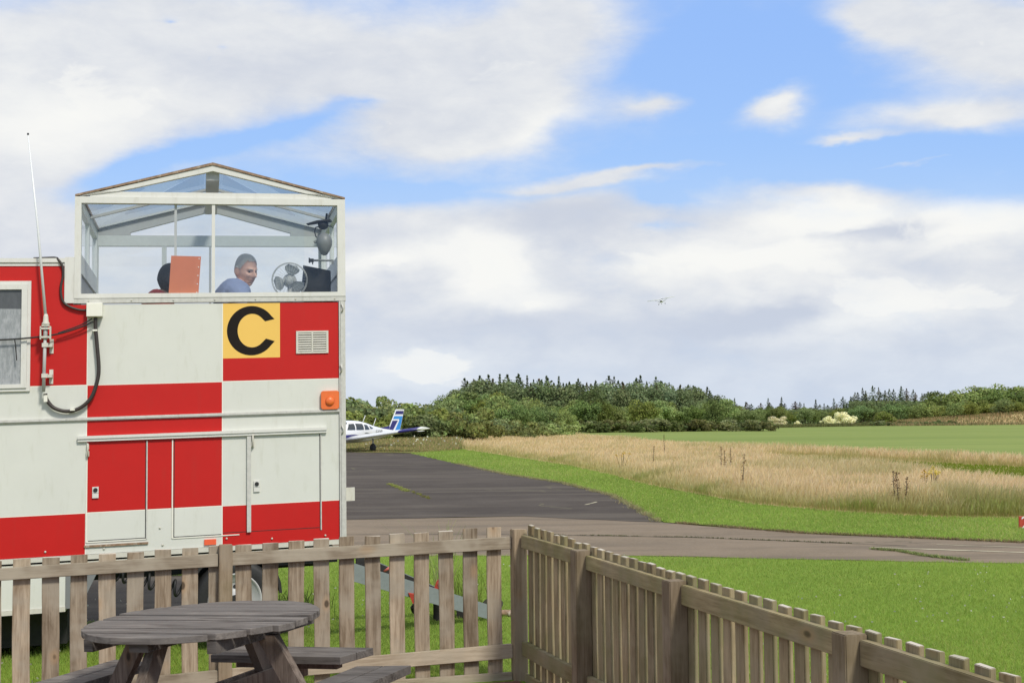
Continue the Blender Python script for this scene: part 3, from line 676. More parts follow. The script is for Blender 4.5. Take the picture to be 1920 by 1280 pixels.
# ------------------------------------------------------------------ round picnic table
TX, TY, TA = -1.432, 6.325, math.radians(-22)
tb = thing('picnic_table', 'round dark grey wooden picnic table with four attached bench seats', 'picnic table', (TX, TY, 0), TA)
tt = MB(); rad = 0.545; nb = 9; pw = 2 * rad / nb
rr = random.Random(3)
for i in range(nb):
    y0 = -rad + i * pw + 0.010; y1 = -rad + (i + 1) * pw - 0.010; zt = 0.73 + rr.uniform(-.004, .004); rk = rr.uniform(-.008, .006)
    def xe(y): return max(.05, math.sqrt(max(0.0, rad * rad - y * y)) + rk)
    ys = [y0 + (y1 - y0) * j / 6 for j in range(7)]
    poly = [(xe(y) if abs(y) < rad else 0.02, y) for y in ys] + [(-xe(y) if abs(y) < rad else -0.02, y) for y in reversed(ys)]
    tt.prism(poly, 2, zt - 0.030, zt)
tt.build('tabletop', M['table'], tb, bevel=0.003)
tb.rotation_euler = (Matrix.Rotation(-0.045, 3, 'Y') @ Matrix.Rotation(TA, 3, 'Z')).to_euler()
b = MB()
for xo in (-0.33, 0.33): b.box(xo - .024, xo + .024, -0.41, 0.41, 0.640, 0.695)
b.box(-.05, .05, -.48, .48, .655, .695); b.build('batten', M['table'], tb)
for k in range(4):
    a = k * PI / 2; R3 = Matrix.Rotation(a, 3, 'Z')
    T = lambda x, y, z, R3=R3: R3 @ Vector((x, y, z))
    sb = MB(T)
    inner, mid, outer = 0.595, 0.728, 0.860
    for (r0, r1, h0, h1) in ((inner, mid - .004, .385, .405), (mid + .004, outer, .406, .430)):
        sb.prism([(r0, -h0), (r1, -h1), (r1, h1), (r0, h0)], 2, 0.404, 0.442)
    sb.build('bench_seat', M['table'], tb, bevel=0.003)
    lg = MB(T)     # splayed leg: wide face sideways
    for sgn in (-1,):
        y0 = -0.024; y1 = 0.024
        P = [(0.30, 0.655), (0.40, 0.655), (0.80, -0.02), (0.70, -0.02)]
        lg.prism([(x, z) for x, z in P], 1, y0, y1)
    lo = lg.build('leg', M['tleg'], tb, bevel=0.003)
    for yy in (-0.048, 0.026):
        br = MB(T); br.box(0.045, 0.84, yy, yy + 0.022, 0.300 + (0 if k % 2 else -.0), 0.398); br.build('bearer', M['tleg'], tb)
    cr = MB(T); cr.box(.70, .76, -.30, .30, .360, .4035); cr.build('seat_batten', M['tleg'], tb)

# ------------------------------------------------------------------ the control van
vO = Vector((-3.0691, 9.3068, 0.7287)); vU = Vector((0.95999, 0.27894, 0.02464)); vW = Vector((-0.0062, 0.0259, 0.99964)); vV = Vector((-0.2280, 0.9735, -0.0100)).normalized()
vN = vW.cross(vU).normalized()
VROOT = Vector((-2.3, 10.2, 0.0))
def VT(u, v, w): return vO + vU * u + vV * v + vW * w - VROOT
def VWd(u, v, w): return vO + vU * u + vV * v + vW * w
def fuw(px, py):
    d = _f + _r * ((px - 960) / F) - _u * ((py - 640) / F); c = Vector((0, 0, EYE))
    p = c + d * ((vO - c).dot(vN) / d.dot(vN)) - vO; gg = vU.dot(vW); a = p.dot(vU); bb = p.dot(vW)
    return (a - gg * bb) / (1 - gg * gg), (bb - gg * a) / (1 - gg * gg)
van = thing('control_van', 'red and white chequered airfield control van with glazed lookout cabin and letter C', 'van', VROOT)
D_ = 1.66; UL = -2.7
b = MB(VT)
b.box(0.0, 1.9, 0.004, 0.04, 0.0, 1.745); b.box(UL, -0.002, 0.004, 0.04, 0.0, 2.02)
b.box(UL, 1.9, D_ - .04, D_, 0.0, 1.745); b.box(UL, -0.002, D_ - .041, D_ - .001, 1.746, 2.02)
b.box(1.862, 1.899, 0.041, D_ - .041, 0.0, 1.744); b.box(UL, UL + .04, .041, D_ - .042, 0.002, 2.019)
b.box(UL + .002, 1.898, .041, D_ - .042, -0.03, 0.012); b.box(UL + .041, 1.861, .042, D_ - .043, .80, .83)
b.box(-0.041, -0.003, .042, D_ - .042, 0.84, 2.019)
b.build('body', M['white'], van)
b = MB(VT); b.box(UL - .01, -0.004, -.006, D_ + .01, 2.021, 2.045); b.box(UL - .01, -0.064, -.016, 0.02, 2.0455, 2.075); b.build('low_roof', M['frame'], van)
# chequered skin
sk = MB(VT)
def cell(u0, u1, w0, w1, mi): sk.quad((u0, 0, w0), (u1, 0, w0), (u1, 0, w1), (u0, 0, w1), mi)
e = 0.003
uA, uB, uR = 0.093, 1.0245, 1.868
rows = [(0.003, 0.288), (0.288, 1.178), (1.178, 2.02)]
cell(UL, uA - e, 0.003, 0.288 - e, 0); cell(UL, uA - e, .288 + e, 1.178 - e, 1); cell(UL, uA - e, 1.178 + e, 1.745, 0); cell(UL, -0.004, 1.745, 2.02, 0)
cell(uA + e, uB - e, 0.003, .288 - e, 1); cell(uA + e, uB - e, .288 + e, 1.178 - e, 0); cell(uA + e, uB - e, 1.178 + e, 1.745, 1)
cell(uB + e, uR, 0.003, .288 - e, 0); cell(uB + e, uR, .288 + e, 1.178 - e, 1); cell(uB + e, uR, 1.178 + e, 1.345, 0); cell(1.437, uR, 1.345, 1.745, 0)
for w in (.288, 1.178): cell(UL, uR, w - e, w + e, 2)
for u in (uA, uB): cell(u - e, u + e, .003, .288 - e, 2); cell(u - e, u + e, .288 + e, 1.178 - e, 2); cell(u - e, u + e, 1.178 + e, 1.745, 2)
sk.build('side_panel', [M['red'], M['white'], M['tape']], van)
b = MB(VT); b.quad((uB + e, 0, 1.345), (1.437, 0, 1.345), (1.437, 0, 1.745), (uB + e, 0, 1.745)); sign = b.build('sign_panel', M['yellow'], van)
# the letter C
oc, rxo, ryo = (1.232, 1.544), 0.176, 0.180; ic, rxi, ryi = (1.236, 1.5445), 0.104, 0.123
outer = [(oc[0] + rxo * math.cos(math.radians(a)), oc[1] + ryo * math.sin(math.radians(a))) for a in range(29, 332, 6)]
inner = [(ic[0] + rxi * math.cos(math.radians(a)), ic[1] + ryi * math.sin(math.radians(a))) for a in range(38, 323, 6)]
outer[0] = (1.398, 1.627); outer[-1] = (1.399, 1.464); inner[0] = (1.330, 1.611); inner[-1] = (1.336, 1.484)
b = MB(VT); nC = 80
def samp(L, t):
    x = t * (len(L) - 1); i = min(int(x), len(L) - 2); f_ = x - i; return (L[i][0] * (1 - f_) + L[i + 1][0] * f_, L[i][1] * (1 - f_) + L[i + 1][1] * f_)
for i in range(nC):
    o0, o1, i0, i1 = samp(outer, i / nC), samp(outer, (i + 1) / nC), samp(inner, i / nC), samp(inner, (i + 1) / nC)
    b.quad(*[(p[0], -0.0015, p[1]) for p in (o0, o1, i1, i0)])
b.build('letter', M['letter'], sign)
# trims
b = MB(VT); b.box(UL, 1.872, -.014, -.001, .928, .952); b.box(UL, 1.872, -.019, -.0145, .934, .946); b.build('side_trim', M['alu'], van)
b = MB(VT); b.box(0.036, 1.774, -.030, -.001, .802, .822); b.box(0.036, 1.774, -.022, -.001, .783, .8015); b.build('door_rail', M['frame'], van)
b = MB(VT); b.box(1.870, 1.912, -.014, .02, -.02, 1.752, 0); b.box(1.882, 1.897, -.020, -.0145, -.02, 1.752, 0); b.box(1.900, 1.918, -.004, .05, -.04, 1.75, 0)
b.build('corner_trim', M['alu'], van)
b = MB(VT); b.box(UL, 1.90, -.012, .02, -.032, 0.0, 0); b.box(UL, 1.90, -.004, .02, -.062, -.046, 0); b.build('bottom_trim', M['dirtwhite'], van)
b = MB(VT)
for (u, w) in ((1.895, 1.70), (1.885, 1.25), (1.893, .80)):
    b = MB(VT); b.tube([(u - .006, -.026, w + .03), (u + .006, -.03, w), (u - .004, -.026, w - .03)], .006, 6); b.build('latch', M['alu'], van)
# step between low part and cabin
b = MB(VT); b.box(-0.064, -0.001, -.012, .04, 1.757, 2.083); b.build('step_trim', M['frame'], van)
# doors (outlines of beading in the panel)
def door(u0, u1, w0, w1, sides, name='locker_door'):
    b = MB(VT); t = .0042
    if 'l' in sides: b.box(u0 - t, u0 + t, -.006, -.0005, w0, w1)
    if 'r' in sides: b.box(u1 - t, u1 + t, -.0065, -.0005, w0, w1, 1); b.box(u1 - t - .006, u1 - t, -.002, -.0004, w0, w1, 2)
    if 'b' in sides: b.box(u0 + t, u1 - t, -.0055, -.0005, w0 - t * .8, w0 + t * .8)
    return b.build(name, [M['tape'], M['alu'], M['gap_dark']], van)
dA = door(.098, .503, .084, .775, 'lrb'); dB = door(.678, 1.15, .078, .775, 'lb'); dC = door(1.216, 1.733, .078, .778, 'r')
b = MB(VT); b.box(.687, .692, -.002, -.0004, .078, .775); b.box(.692, 1.02, -.0015, -.0004, .084, .089); b.box(.11, .495, -.0015, -.0004, .090, .095)
b.box(1.03, 1.72, -.0015, -.0004, .094, .098); b.build('door_gap', M['gap_dark'], van)
b = MB(VT); b.box(.085, .515, -.012, -.0005, .050, .064); b.build('rusty_sill', M['rust'], van)
b = MB(VT); b.box(1.199, 1.228, -.020, -.0005, .092, .778); b.build('door_strip', M['alu'], van)
for (u, w, par) in ((.157, .426, dA), (1.269, .415, dC)):
    b = MB(VT); b.box(u - .021, u + .021, -.012, -.0005, w - .038, w - .006); b.box(u - .021, u + .021, -.010, -.0005, w - .004, w + .040)
    lk = b.build('lock', M['frame'], par); b = MB(VT); b.lathe([(.015, -.0165), (.015, -.0101)], (u, 0, w + .018), 'y', 14); b.build('keyhole', M['black'], par)
for (u, w, par) in ((.104, .725, dA), (1.240, .745, dC)):
    b = MB(VT); b.box(u - .010, u + .010, -.020, -.007, w - .045, w - .008); b.box(u - .008, u + .008, -.018, -.007, w + .004, w + .040); b.tube([(u, -.024, w - .05), (u, -.024, w + .045)], .005, 6)
    b.build('hinge', M['dirtwhite'], par)
# louvred vent
b = MB(VT); u0, u1, w0, w1 = 1.554, 1.791, 1.369, 1.535
b.box(u0, u1, -.010, -.0005, w0, w0 + .014); b.box(u0, u1, -.010, -.0005, w1 - .014, w1); b.box(u0, u0 + .016, -.010, -.0005, w0 + .014, w1 - .014); b.box(u1 - .016, u1, -.010, -.0005, w0 + .014, w1 - .014); um = (u0 + u1) / 2
b.box(um - .006, um + .006, -.011, -.0005, w0 + .014, w1 - .014)
for i in range(8):
    w = w0 + .020 + i * .0172
    for (a, c_) in ((u0 + .017, um - .007), (um + .007, u1 - .017)):
        n = b.addv([(a, -.010, w), (c_, -.010, w), (c_, -.002, w + .010), (a, -.002, w + .010), (a, -.010, w - .002), (c_, -.010, w - .002)])
        b.face((n, n + 1, n + 2, n + 3)); b.face((n + 4, n + 5, n + 1, n))
vent = b.build('vent', M['dirtwhite'], van)
b = MB(VT); b.quad((u0 + .01, -.0012, w0 + .01), (u1 - .01, -.0012, w0 + .01), (u1 - .01, -.0012, w1 - .01), (u0 + .01, -.0012, w1 - .01)); b.build('vent_back', M['gap_dark'], vent)
# amber lamp
def rbox(T, u0, u1, w0, w1, v0, v1, rd=.02):
    pts = []
    for (cx, cw, a0) in ((u1 - rd, w1 - rd, 0), (u0 + rd, w1 - rd, 90), (u0 + rd, w0 + rd, 180), (u1 - rd, w0 + rd, 270)):
        for k in range(5): a = math.radians(a0 + k * 22.5); pts.append((cx + rd * math.cos(a), cw + rd * math.sin(a)))
    b = MB(T); b.prism(pts, 1, v0, v1); return b
b = rbox(VT, 1.733, 1.866, .953, 1.090, -.030, -.003, .02); lamp = b.build('amber_lamp', M['amber'], van, bevel=.004)
b = MB(VT); b.lathe([(.034, -.032), (.030, -.041), (.018, -.046), (.008, -.048)], (1.798, 0, 1.012), 'y', 18); b.build('lens_ring', M['amber'], lamp)
b = MB(VT); b.box(.900, .983, -.012, -.0005, .018, .057); b.build('reflector', M['amber2'], van)
b = MB(VT)
for (px, py) in ((195, 1028), (305, 1021), (425, 1009), (510, 1009), (610, 1003), (85, 1034), (300, 989)):
    u, w = fuw(px, py); b = MB(VT); b.lathe([(.008, -.004), (.006, -.008), (.002, -.010)], (u, 0, w), 'y', 8); b.build('rivet', M['dirtwhite'], van)
for i in range(7): b = MB(VT); b.lathe([(.006, -.014), (.004, -.017)], (.1 + i * .29, 0, 1.772), 'y', 6); b.build('rivet', M['dirtwhite'], van)
# window of the low part
wn = MB(VT); W0, W1, U0, U1 = 1.147, 1.915, -1.25, -.284
wn.box(U0, U1, -.016, -.0005, W1 - .022, W1); wn.box(U0, U1, -.016, -.0005, W0, W0 + .022); wn.box(U1 - .022, U1, -.016, -.0005, W0 + .022, W1 - .022); wn.box(U0, U0 + .022, -.016, -.0005, W0 + .022, W1 - .022)
wn.box(U0 + .022, U1 - .022, -.026, -.0005, W1 - .060, W1 - .0225); wn.box(U0 + .022, U1 - .022, -.026, -.0005, W0 + .0225, W0 + .05); wn.box(U1 - .060, U1 - .0225, -.026, -.0005, W0 + .05, W1 - .06); wn.box(U0 + .0225, U0 + .05, -.026, -.0005, W0 + .05, W1 - .06)
win = wn.build('side_window', M['frame'], van)
m_, t_, o_ = new_mat('frosted_window')
tcn = t_.add('ShaderNodeTexCoord'); sp = t_.add('ShaderNodeSeparateXYZ'); t_.set(sp, 0, tcn.outputs['Object'])
nz = t_.noise(t_.mapping(tcn.outputs['Object'], scale=(1, 1, .35)), 45, 5, .7)
ccw = t_.mix(t_.smooth(nz, .35, .75), (.26, .275, .28, 1), (.42, .43, .44, 1))
ccw = t_.mix(t_.smooth(sp.outputs[2], vO.z + 1.705, vO.z + 1.715), ccw, t_.mix(nz, (.055, .060, .064, 1), (.12, .125, .13, 1)))
pp = t_.add('ShaderNodeBsdfPrincipled', ins={'Base Color': ccw, 'Roughness': .22}); t_.l.new(pp.outputs[0], o_.inputs[0])
b = MB(VT); b.quad((U0 + .03, -.0085, W0 + .03), (U1 - .04, -.0085, W0 + .03), (U1 - .04, -.0085, W1 - .04), (U0 + .03, -.0085, W1 - .04)); b.build('pane', m_, win)
# skirt locker low left, with a lamp window
b = MB(VT); b.box(-1.6, -.036, -.012, .30, -.345, -.075); sk_ = b.build('skirt_locker', M['white'], van)
b = MB(VT); b.box(-1.6, -.034, -.020, .30, -.378, -.3455); b.build('skirt_trim', M['dirtwhite'], sk_)
b = MB(VT); b.box(-.0355, .012, -.004, .30, -.36, -.075); b.build('skirt_end', M['grey_pl'], sk_)
b = rbox(VT, -.80, -.456, -.335, -.205, -.0145, -.0125, .03); b.build('lamp_frame', M['black'], sk_)
b = rbox(VT, -.78, -.468, -.325, -.215, -.0165, -.0146, .025); b.build('lamp_glass', M['smoke'], sk_)
# slanting grey gusset beside the locker
b = MB(VT); b.prism([(.08, -.07), (.20, -.07), (.09, -.30), (.08, -.30)], 1, .02, .04); b.build('gusset', M['grey_pl'], van)
# chassis, axle, wheels
b = MB(VT)
b.box(UL + .1, 1.80, .22, .32, -.20, -.065); b.box(UL + .1, 1.80, 1.28, 1.38, -.20, -.065)
for u in (-2.0, -1.0, .2, .62, 1.5, 1.78): b.box(u, u + .07, .321, 1.279, -.17, -.07)
b.box(-2.2, -.05, .31, 1.50, -.64, -.205); b.box(1.40, 1.86, .10, .20, -.17, -.10)  # first box: dark undertray added to stand in for shadow below the skirt
b.build('chassis_shade_fill', M['dark'], van)
b = MB(VT); pts = [(1.117 + .335 * math.cos(a), -.36 + .335 * math.sin(a)) for a in [PI * i / 14 for i in range(15)]]; pts2 = [(1.117 + .315 * math.cos(a), -.36 + .315 * math.sin(a)) for a in [PI * i / 14 for i in range(14, -1, -1)]]
b.prism(pts + pts2, 1, .03, .30); b.build('wheel_arch', M['dark'], van)
for v0 in (.06, D_ - .26):
    ax = MB(VT); c = (1.117, v0, -.393)
    ax.lathe([(.19, 0.0), (.25, -.008), (.285, .01), (.298, .04), (.300, .10), (.298, .16), (.285, .19), (.19, .20)], c, 'y', 36, cap=False); wh = ax.build('wheel', M['black'], van)
    ax = MB(VT); ax.lathe([(.005, .02), (.045, .015), (.05, .035), (.13, .045), (.148, .02), (.175, .012), (.183, -.004), (.192, -.004), (.192, .02), (.16, .10)], c, 'y', 36); ax.build('rim', M['lgrey_pl'], wh)
    ax = MB(VT); ax.lathe([(.035, -.022), (.038, .02)], c, 'y', 16); ax.build('hub', M['dark'], wh)
    for k in range(8): a = k * PI / 4; ax = MB(VT); ax.lathe([(.013, .034), (.015, .05)], (c[0] + .095 * math.cos(a), c[1], c[2] + .095 * math.sin(a)), 'y', 8); ax.build('wheel_nut', M['dark'], wh)
b = MB(VT); b.tube([(1.117, .2, -.393), (1.117, D_ - .2, -.393)], .04, 10); b.build('axle', M['dark'], van)
# coiled cable under the body
b = MB(VT); pts = []
for i in range(230):
    t = i / 229; th = t * 2 * PI * 10.5; u = .20 + .62 * t + .006 * math.cos(th); pts.append((u + .012 * math.sin(th), .10 + .028 * math.cos(th), -.115 - .205 * t + .050 * math.sin(th)))
b.tube(pts, .010, 6); b.build('coiled_cable', M['black'], van)
# bracket on the far right
b = MB(VT); b.box(1.921, 1.985, .03, .07, .275, .372); b.build('end_bracket', M['dirtwhite'], van)
# junction box, hoses, cables
b = MB(VT); b.box(.089, .197, -.075, -.0005, 1.655, 1.750); jb = b.build('junction_box', M['tape'], van, bevel=.004)
def facecurve(pts, v=-.04, n=8):
    P = [Vector((*fuw(x, y), 0)) for x, y in pts]; out = []
    for i in range(len(P) - 1):
        p0, p1, p2, p3_ = P[max(i - 1, 0)], P[i], P[i + 1], P[min(i + 2, len(P) - 1)]
        for j in range(n):
            t = j / n; q = .5 * ((2 * p1) + (p2 - p0) * t + (2 * p0 - 5 * p1 + 4 * p2 - p3_) * t * t + (3 * p1 - p0 - 3 * p2 + p3_) * t ** 3); out.append((q.x, v, q.y))
    out.append((P[-1].x, v, P[-1].y)); return out
b = MB(VT); b.tube(facecurve([(86, 738), (89, 750), (103, 765), (128, 771), (152, 764), (172, 745), (183, 715), (186, 690), (183, 650), (180, 615), (180, 596)], -.035), .0135, 10); hs = b.build('hose', M['hose'], van)
b = MB(VT)
for (px, py) in ((137, 768), (179, 620)): u, w = fuw(px, py); b.box(u - .016, u + .016, -.052, -.0005, w - .006, w + .006)
b.box(*(lambda q: (q[0] - .012, q[0] + .012, -.052, -.018, q[1] - .035, q[1] + .012))(fuw(87, 744))); b.build('hose_clip', M['tape'], hs)
b = MB(VT); b.tube(facecurve([(176, 604), (150, 615), (110, 627), (60, 634), (0, 638), (-120, 642)], -.05), .006, 7); b.tube(facecurve([(174, 598), (150, 611), (110, 625)], -.043), .0045, 6)
b.tube(facecurve([(29, 636), (31, 650), (33, 676)], -.05), .004, 6); b.build('cable', M['black'], van)
b = MB(VT); b.tube([(*(lambda q: (q[0], .10, q[1]))(fuw(60, 481)),), (*(lambda q: (q[0], .06, q[1]))(fuw(100, 481)),), (-.115, -.01, 2.075)] + facecurve([(112, 490), (118, 501), (119, 517), (115, 535), (115, 552), (119, 566), (130, 575), (148, 581), (162, 582)], -.018), .0085, 8); b.build('roof_cable', M['hose'], van)
# aerial
b = MB(VT); q = fuw(88, 597); q2 = fuw(55, 258)
b.tube([(q[0], -.075, q[1]), ((q[0] + q2[0]) / 2 + .006, -.075, (q[1] + q2[1]) / 2), (q2[0], -.075, q2[1])], [.0105, .0075, .004], 8); an = b.build('aerial', M['wing_white'], van)
b = MB(VT); b.lathe([(.004, 0), (.007, .004), (.007, .012), (.003, .016)], (q2[0], -.075, q2[1]), 'z', 8); b.build('aerial_tip', M['black'], an)
b = MB(VT); b.lathe([(.026, 1.598), (.027, 1.612), (.019, 1.622), (.016, 1.66), (.012, 1.675)], (-.178, -.075, 0), 'z', 14); b.box(-.203, -.153, -.10, -.05, 1.590, 1.598); b.build('aerial_base', M['dirtwhite'], an)
b = MB(VT); b.tube([(-.180, -.075, 1.59), (-.187, -.075, 1.137)], .0115, 10); b.tube([(-.178, -.075, 1.60), (-.180, -.075, 1.50)], .015, 8); b.build('aerial_pole', M['lgrey_pl'], an)
b = MB(VT)
for w in (1.46, 1.248):
    b = MB(VT); b.box(-.158, -.132, -.006, -.0005, w - .055, w + .045); b.box(-.200, -.160, -.092, -.058, w - .014, w + .014); b.box(-.166, -.134, -.060, -.006, w - .012, w + .010); b.build('aerial_bracket', M['dirtwhite'], an)
b = MB(VT)
for w in (1.575, 1.515): b.box(-.212, -.148, -.10, -.05, w - .006, w + .006)
b.box(-.150, -.142, -.10, -.05, 1.50, 1.59); b.box(-.214, -.206, -.10, -.05, 1.50, 1.59); b.build('aerial_clamp', M['dirtwhite'], an)

# ---- glazed cabin
Dc = 1.60
fr = MB(VT)
fr.box(0, .044, -.014, .05, 1.822, 2.470); fr.box(1.862, 1.920, -.014, .05, 1.822, 2.470); fr.box(0, 1.920, -.014, .05, 2.470, 2.516); fr.box(0, 1.92, -.014, .05, 1.790, 1.822)
fr.box(.947, .970, -.006, .02, 1.822, 2.470); fr.box(.10, 1.82, .002, .05, 2.518, 2.556)
def rafter(bm_, u0, w0, u1, w1, th, v0, v1, mi=0): bm_.prism([(u0, w0), (u1, w1), (u1, w1 - th), (u0, w0 - th)], 1, v0, v1, mi)
# gable rafters, from eaves to ridge
for (ue, up, s_) in ((.025, .953, 1), (1.895, .953, -1)):
    fr.prism([(ue, 2.517), (up, 2.758), (up, 2.716), (ue + s_ * .262, 2.5565), (ue + s_ * .09, 2.5565)], 1, -.004, .04)
cf = fr.build('cabin_frame', M['frame'], van)
b = MB(VT); b.box(-.002, 1.922, -.010, .05, 1.755, 1.7895); b.build('cabin_sill', M['alu'], cf)
b = MB(VT); b.box(.682, .700, .022, .04, 1.822, 2.470); b.build('sliding_frame', M['lgrey_pl'], cf)
b = MB(VT)
for (ue, up) in ((.0, .953), (1.92, .953)):
    b.prism([(ue, 2.518), (up, 2.759), (up, 2.778), (ue, 2.532)], 1, -.012, .045); b.prism([(ue, 2.518), (up, 2.759), (up, 2.778), (ue, 2.532)], 1, Dc - .03, Dc + .046, 1)
b.prism([(.933, 2.752), (.953, 2.760), (.973, 2.752), (.973, 2.768), (.953, 2.776), (.933, 2.768)], 1, .046, Dc - .031)
for u0, u1 in ((.0, .05), (1.87, 1.92)): b.box(u0, u1, .046, Dc - .031, 2.513, 2.533)
b.build('roof_edge', [M['rust'], M['innerframe']], cf)
b = MB(VT)                                 # inner frame of the sides, roof and back
for u0, u1 in ((.002, .040), (1.88, 1.918)):
    b.box(u0, u1, .051, Dc - .001, 2.44, 2.512); b.box(u0, u1, .051, Dc - .001, 1.98, 2.115); b.box(u0, u1, .051, Dc - .001, 1.757, 1.80)
    b.box(u0 + .003, u1 - .003, .78, .83, 2.116, 2.439); b.box(u0, u1, Dc - .06, Dc - .002, 2.116, 2.439); b.box(u0, u1, .052, .09, 2.116, 2.439)
b.box(.0, 1.92, Dc, Dc + .045, 2.385, 2.475); b.box(.0, 1.92, Dc, Dc + .045, 1.757, 1.83)
b.box(.0, .046, Dc, Dc + .045, 1.831, 2.384); b.box(1.862, 1.92, Dc, Dc + .045, 1.831, 2.384)
b.box(.552, .590, Dc + .002, Dc + .04, 1.831, 2.384); b.build('inner_frame', M['innerframe'], cf)
b = MB(VT); b.box(.938, .956, Dc + .002, Dc + .04, 1.831, 2.384)
for (ue, s_) in ((.03, 1), (1.89, -1)):
    b.prism([(ue - s_ * .028, 2.512), (.953, 2.757), (.953, 2.680), (ue + s_ * .27, 2.500), (ue + s_ * .27, 2.476), (ue - s_ * .028, 2.476)], 1, Dc + .001, Dc + .044)
    b.prism([(ue, 2.500), (.953, 2.742), (.953, 2.722), (ue, 2.480)], 1, .79, .82)
b.box(.905, 1.001, .045, Dc - .001, 2.655, 2.715); b.build('ridge_beam', M['lgrey_pl'], cf)
# panes
def pane(pts, name='glass_pane', mat='glass'):
    b = MB(VT); b.quad(*pts); return b.build(name, M[mat], cf)
def wq(u0, u1, w0, w1, v): return ((u0, v, w0), (u1, v, w0), (u1, v, w1), (u0, v, w1))
pane(wq(.040, .950, 1.820, 2.472, .008)); pane(wq(.967, 1.865, 1.820, 2.472, .008)); pane(wq(.69, .99, 1.820, 2.472, .030)); pane(wq(.99, 1.62, 1.820, 2.472, .034))
b = MB(VT); n = b.addv([(.28, .016, 2.55), (1.64, .016, 2.55), (.953, .016, 2.722)]); b.face((n, n + 1, n + 2)); b.build('gable_pane', M['glass'], cf)
b = MB(VT); n = b.addv([(.28, Dc + .02, 2.49), (1.64, Dc + .02, 2.49), (.953, Dc + .02, 2.69)]); b.face((n, n + 1, n + 2)); b.build('gable_pane', M['glass'], cf)
for u in (.020, 1.899):
    pane(((u, .09, 2.11), (u, Dc - .06, 2.11), (u, Dc - .06, 2.445), (u, .09, 2.445)), 'side_pane')
    b = MB(VT); b.box(u - .006, u + .006, .052, Dc - .002, 1.801, 1.979); b.build('side_board', M['grey_pl'], cf)
for u0, u1 in ((.045, .553), (.589, .939), (.955, 1.863)): pane(wq(u0, u1, 1.83, 2.386, Dc + .02), 'rear_pane')
for (ue, up) in ((.03, .95), (1.89, .956)):
    pane(((ue, .05, 2.508), (up, .05, 2.750), (up, Dc, 2.750), (ue, Dc, 2.508)), 'roof_pane', 'glassd')
b = MB(VT); b.box(1.20, 1.858, .06, 1.20, 1.735, 1.755); b.build('shelf', M['grey_pl'], van)

# ------------------------------------------------------------------ things inside the cabin
P_ = [VWd(*(lambda q: (q[0], .0100, q[1]))(fuw(*p))) for p in ((321, 479), (377, 480.5), (372, 552), (316, 552))]
oroot = MB(); back = VWd(0, .007, 0) - VWd(0, 0, 0)
n = oroot.addv([p - P_[3] for p in P_] + [p - P_[3] + back for p in P_])
for fc in ((0, 1, 2, 3), (7, 6, 5, 4), (0, 4, 5, 1), (1, 5, 6, 2), (2, 6, 7, 3), (3, 7, 4, 0)): oroot.face([n + i for i in fc])
oo = oroot.build('card', M['orange_board'], None, tuple(P_[3])); tag(oo, 'plain orange card standing against the cabin window, hiding a face', 'card')
rv = MB()
for i in range(5):
    t = .06 + i * .22; p = P_[1].lerp(P_[2], t) - P_[3] + Vector((-.012, -.003, 0)); rv.lathe([(.004, -.002), (.003, .002)], tuple(p), 'y', 8)
rv.build('eyelet', M['wing_white'], oo)
fc_ = at(543, 525, 10.0); shz = VWd(1.5, .5, 1.757).z
fan = thing('desk_fan', 'grey three-blade desk fan with round wire guard behind the cabin window', 'fan', (fc_.x, fc_.y, shz), math.radians(8))
hz = fc_.z - shz
b = MB(); b.lathe([(.085, 0), (.085, .012), (.02, .02), (.014, hz - .03)], (0, 0.02, 0), 'z', 20); b.build('stand', M['lgrey_pl'], fan)
b = MB(); b.lathe([(.045, .01), (.052, .04), (.05, .10), (.03, .12)], (0, 0, hz), 'y', 18); b.build('motor', M['lgrey_pl'], fan)
b = MB(); b.lathe([(.006, -.034), (.032, -.03), (.034, .005)], (0, 0, hz), 'y', 18); b.build('hub', M['lgrey_pl'], fan)
for k in range(3):
    b = MB(); a0 = math.radians(80 + 120 * k); pts = []
    prof = [(.030, -.30, .30), (.055, -.55, .50), (.085, -.68, .58), (.108, -.62, .50), (.120, -.30, .25)]
    L = [(r_ * math.cos(a0 + a), r_ * math.sin(a0 + a)) for r_, a, _ in prof] + [(r_ * math.cos(a0 + c2), r_ * math.sin(a0 + c2)) for r_, _, c2 in reversed(prof)]
    n = b.addv([(x, -.012 + .02 * (i < len(prof)), z + hz) for i, (x, z) in enumerate(L)] + [(x, -.009 + .02 * (i < len(prof)), z + hz) for i, (x, z) in enumerate(L)]); kk = len(L)
    for i in range(len(prof) - 1):
        j = kk - 1 - i
        b.face((n + i, n + i + 1, n + j - 1, n + j)); b.face((n + kk + i, n + kk + j, n + kk + j - 1, n + kk + i + 1))
    b.build('blade', M['grey_pl'], fan)
b = MB()
for rr_, yy in ((.132, 0.0), (.126, -.02), (.126, .02)):
    b.tube([(rr_ * math.cos(a), yy, hz + rr_ * math.sin(a)) for a in [2 * PI * i / 40 for i in range(41)]], .0028 if rr_ > .13 else .002, 5, cap=False)
for k in range(28):
    a = 2 * PI * k / 28
    b.tube([(.02 * math.cos(a), -.045, hz + .02 * math.sin(a)), (.09 * math.cos(a), -.042, hz + .09 * math.sin(a)), (.132 * math.cos(a), 0, hz + .132 * math.sin(a))], .0008, 4)
b.build('guard', M['lgrey_pl'], fan)
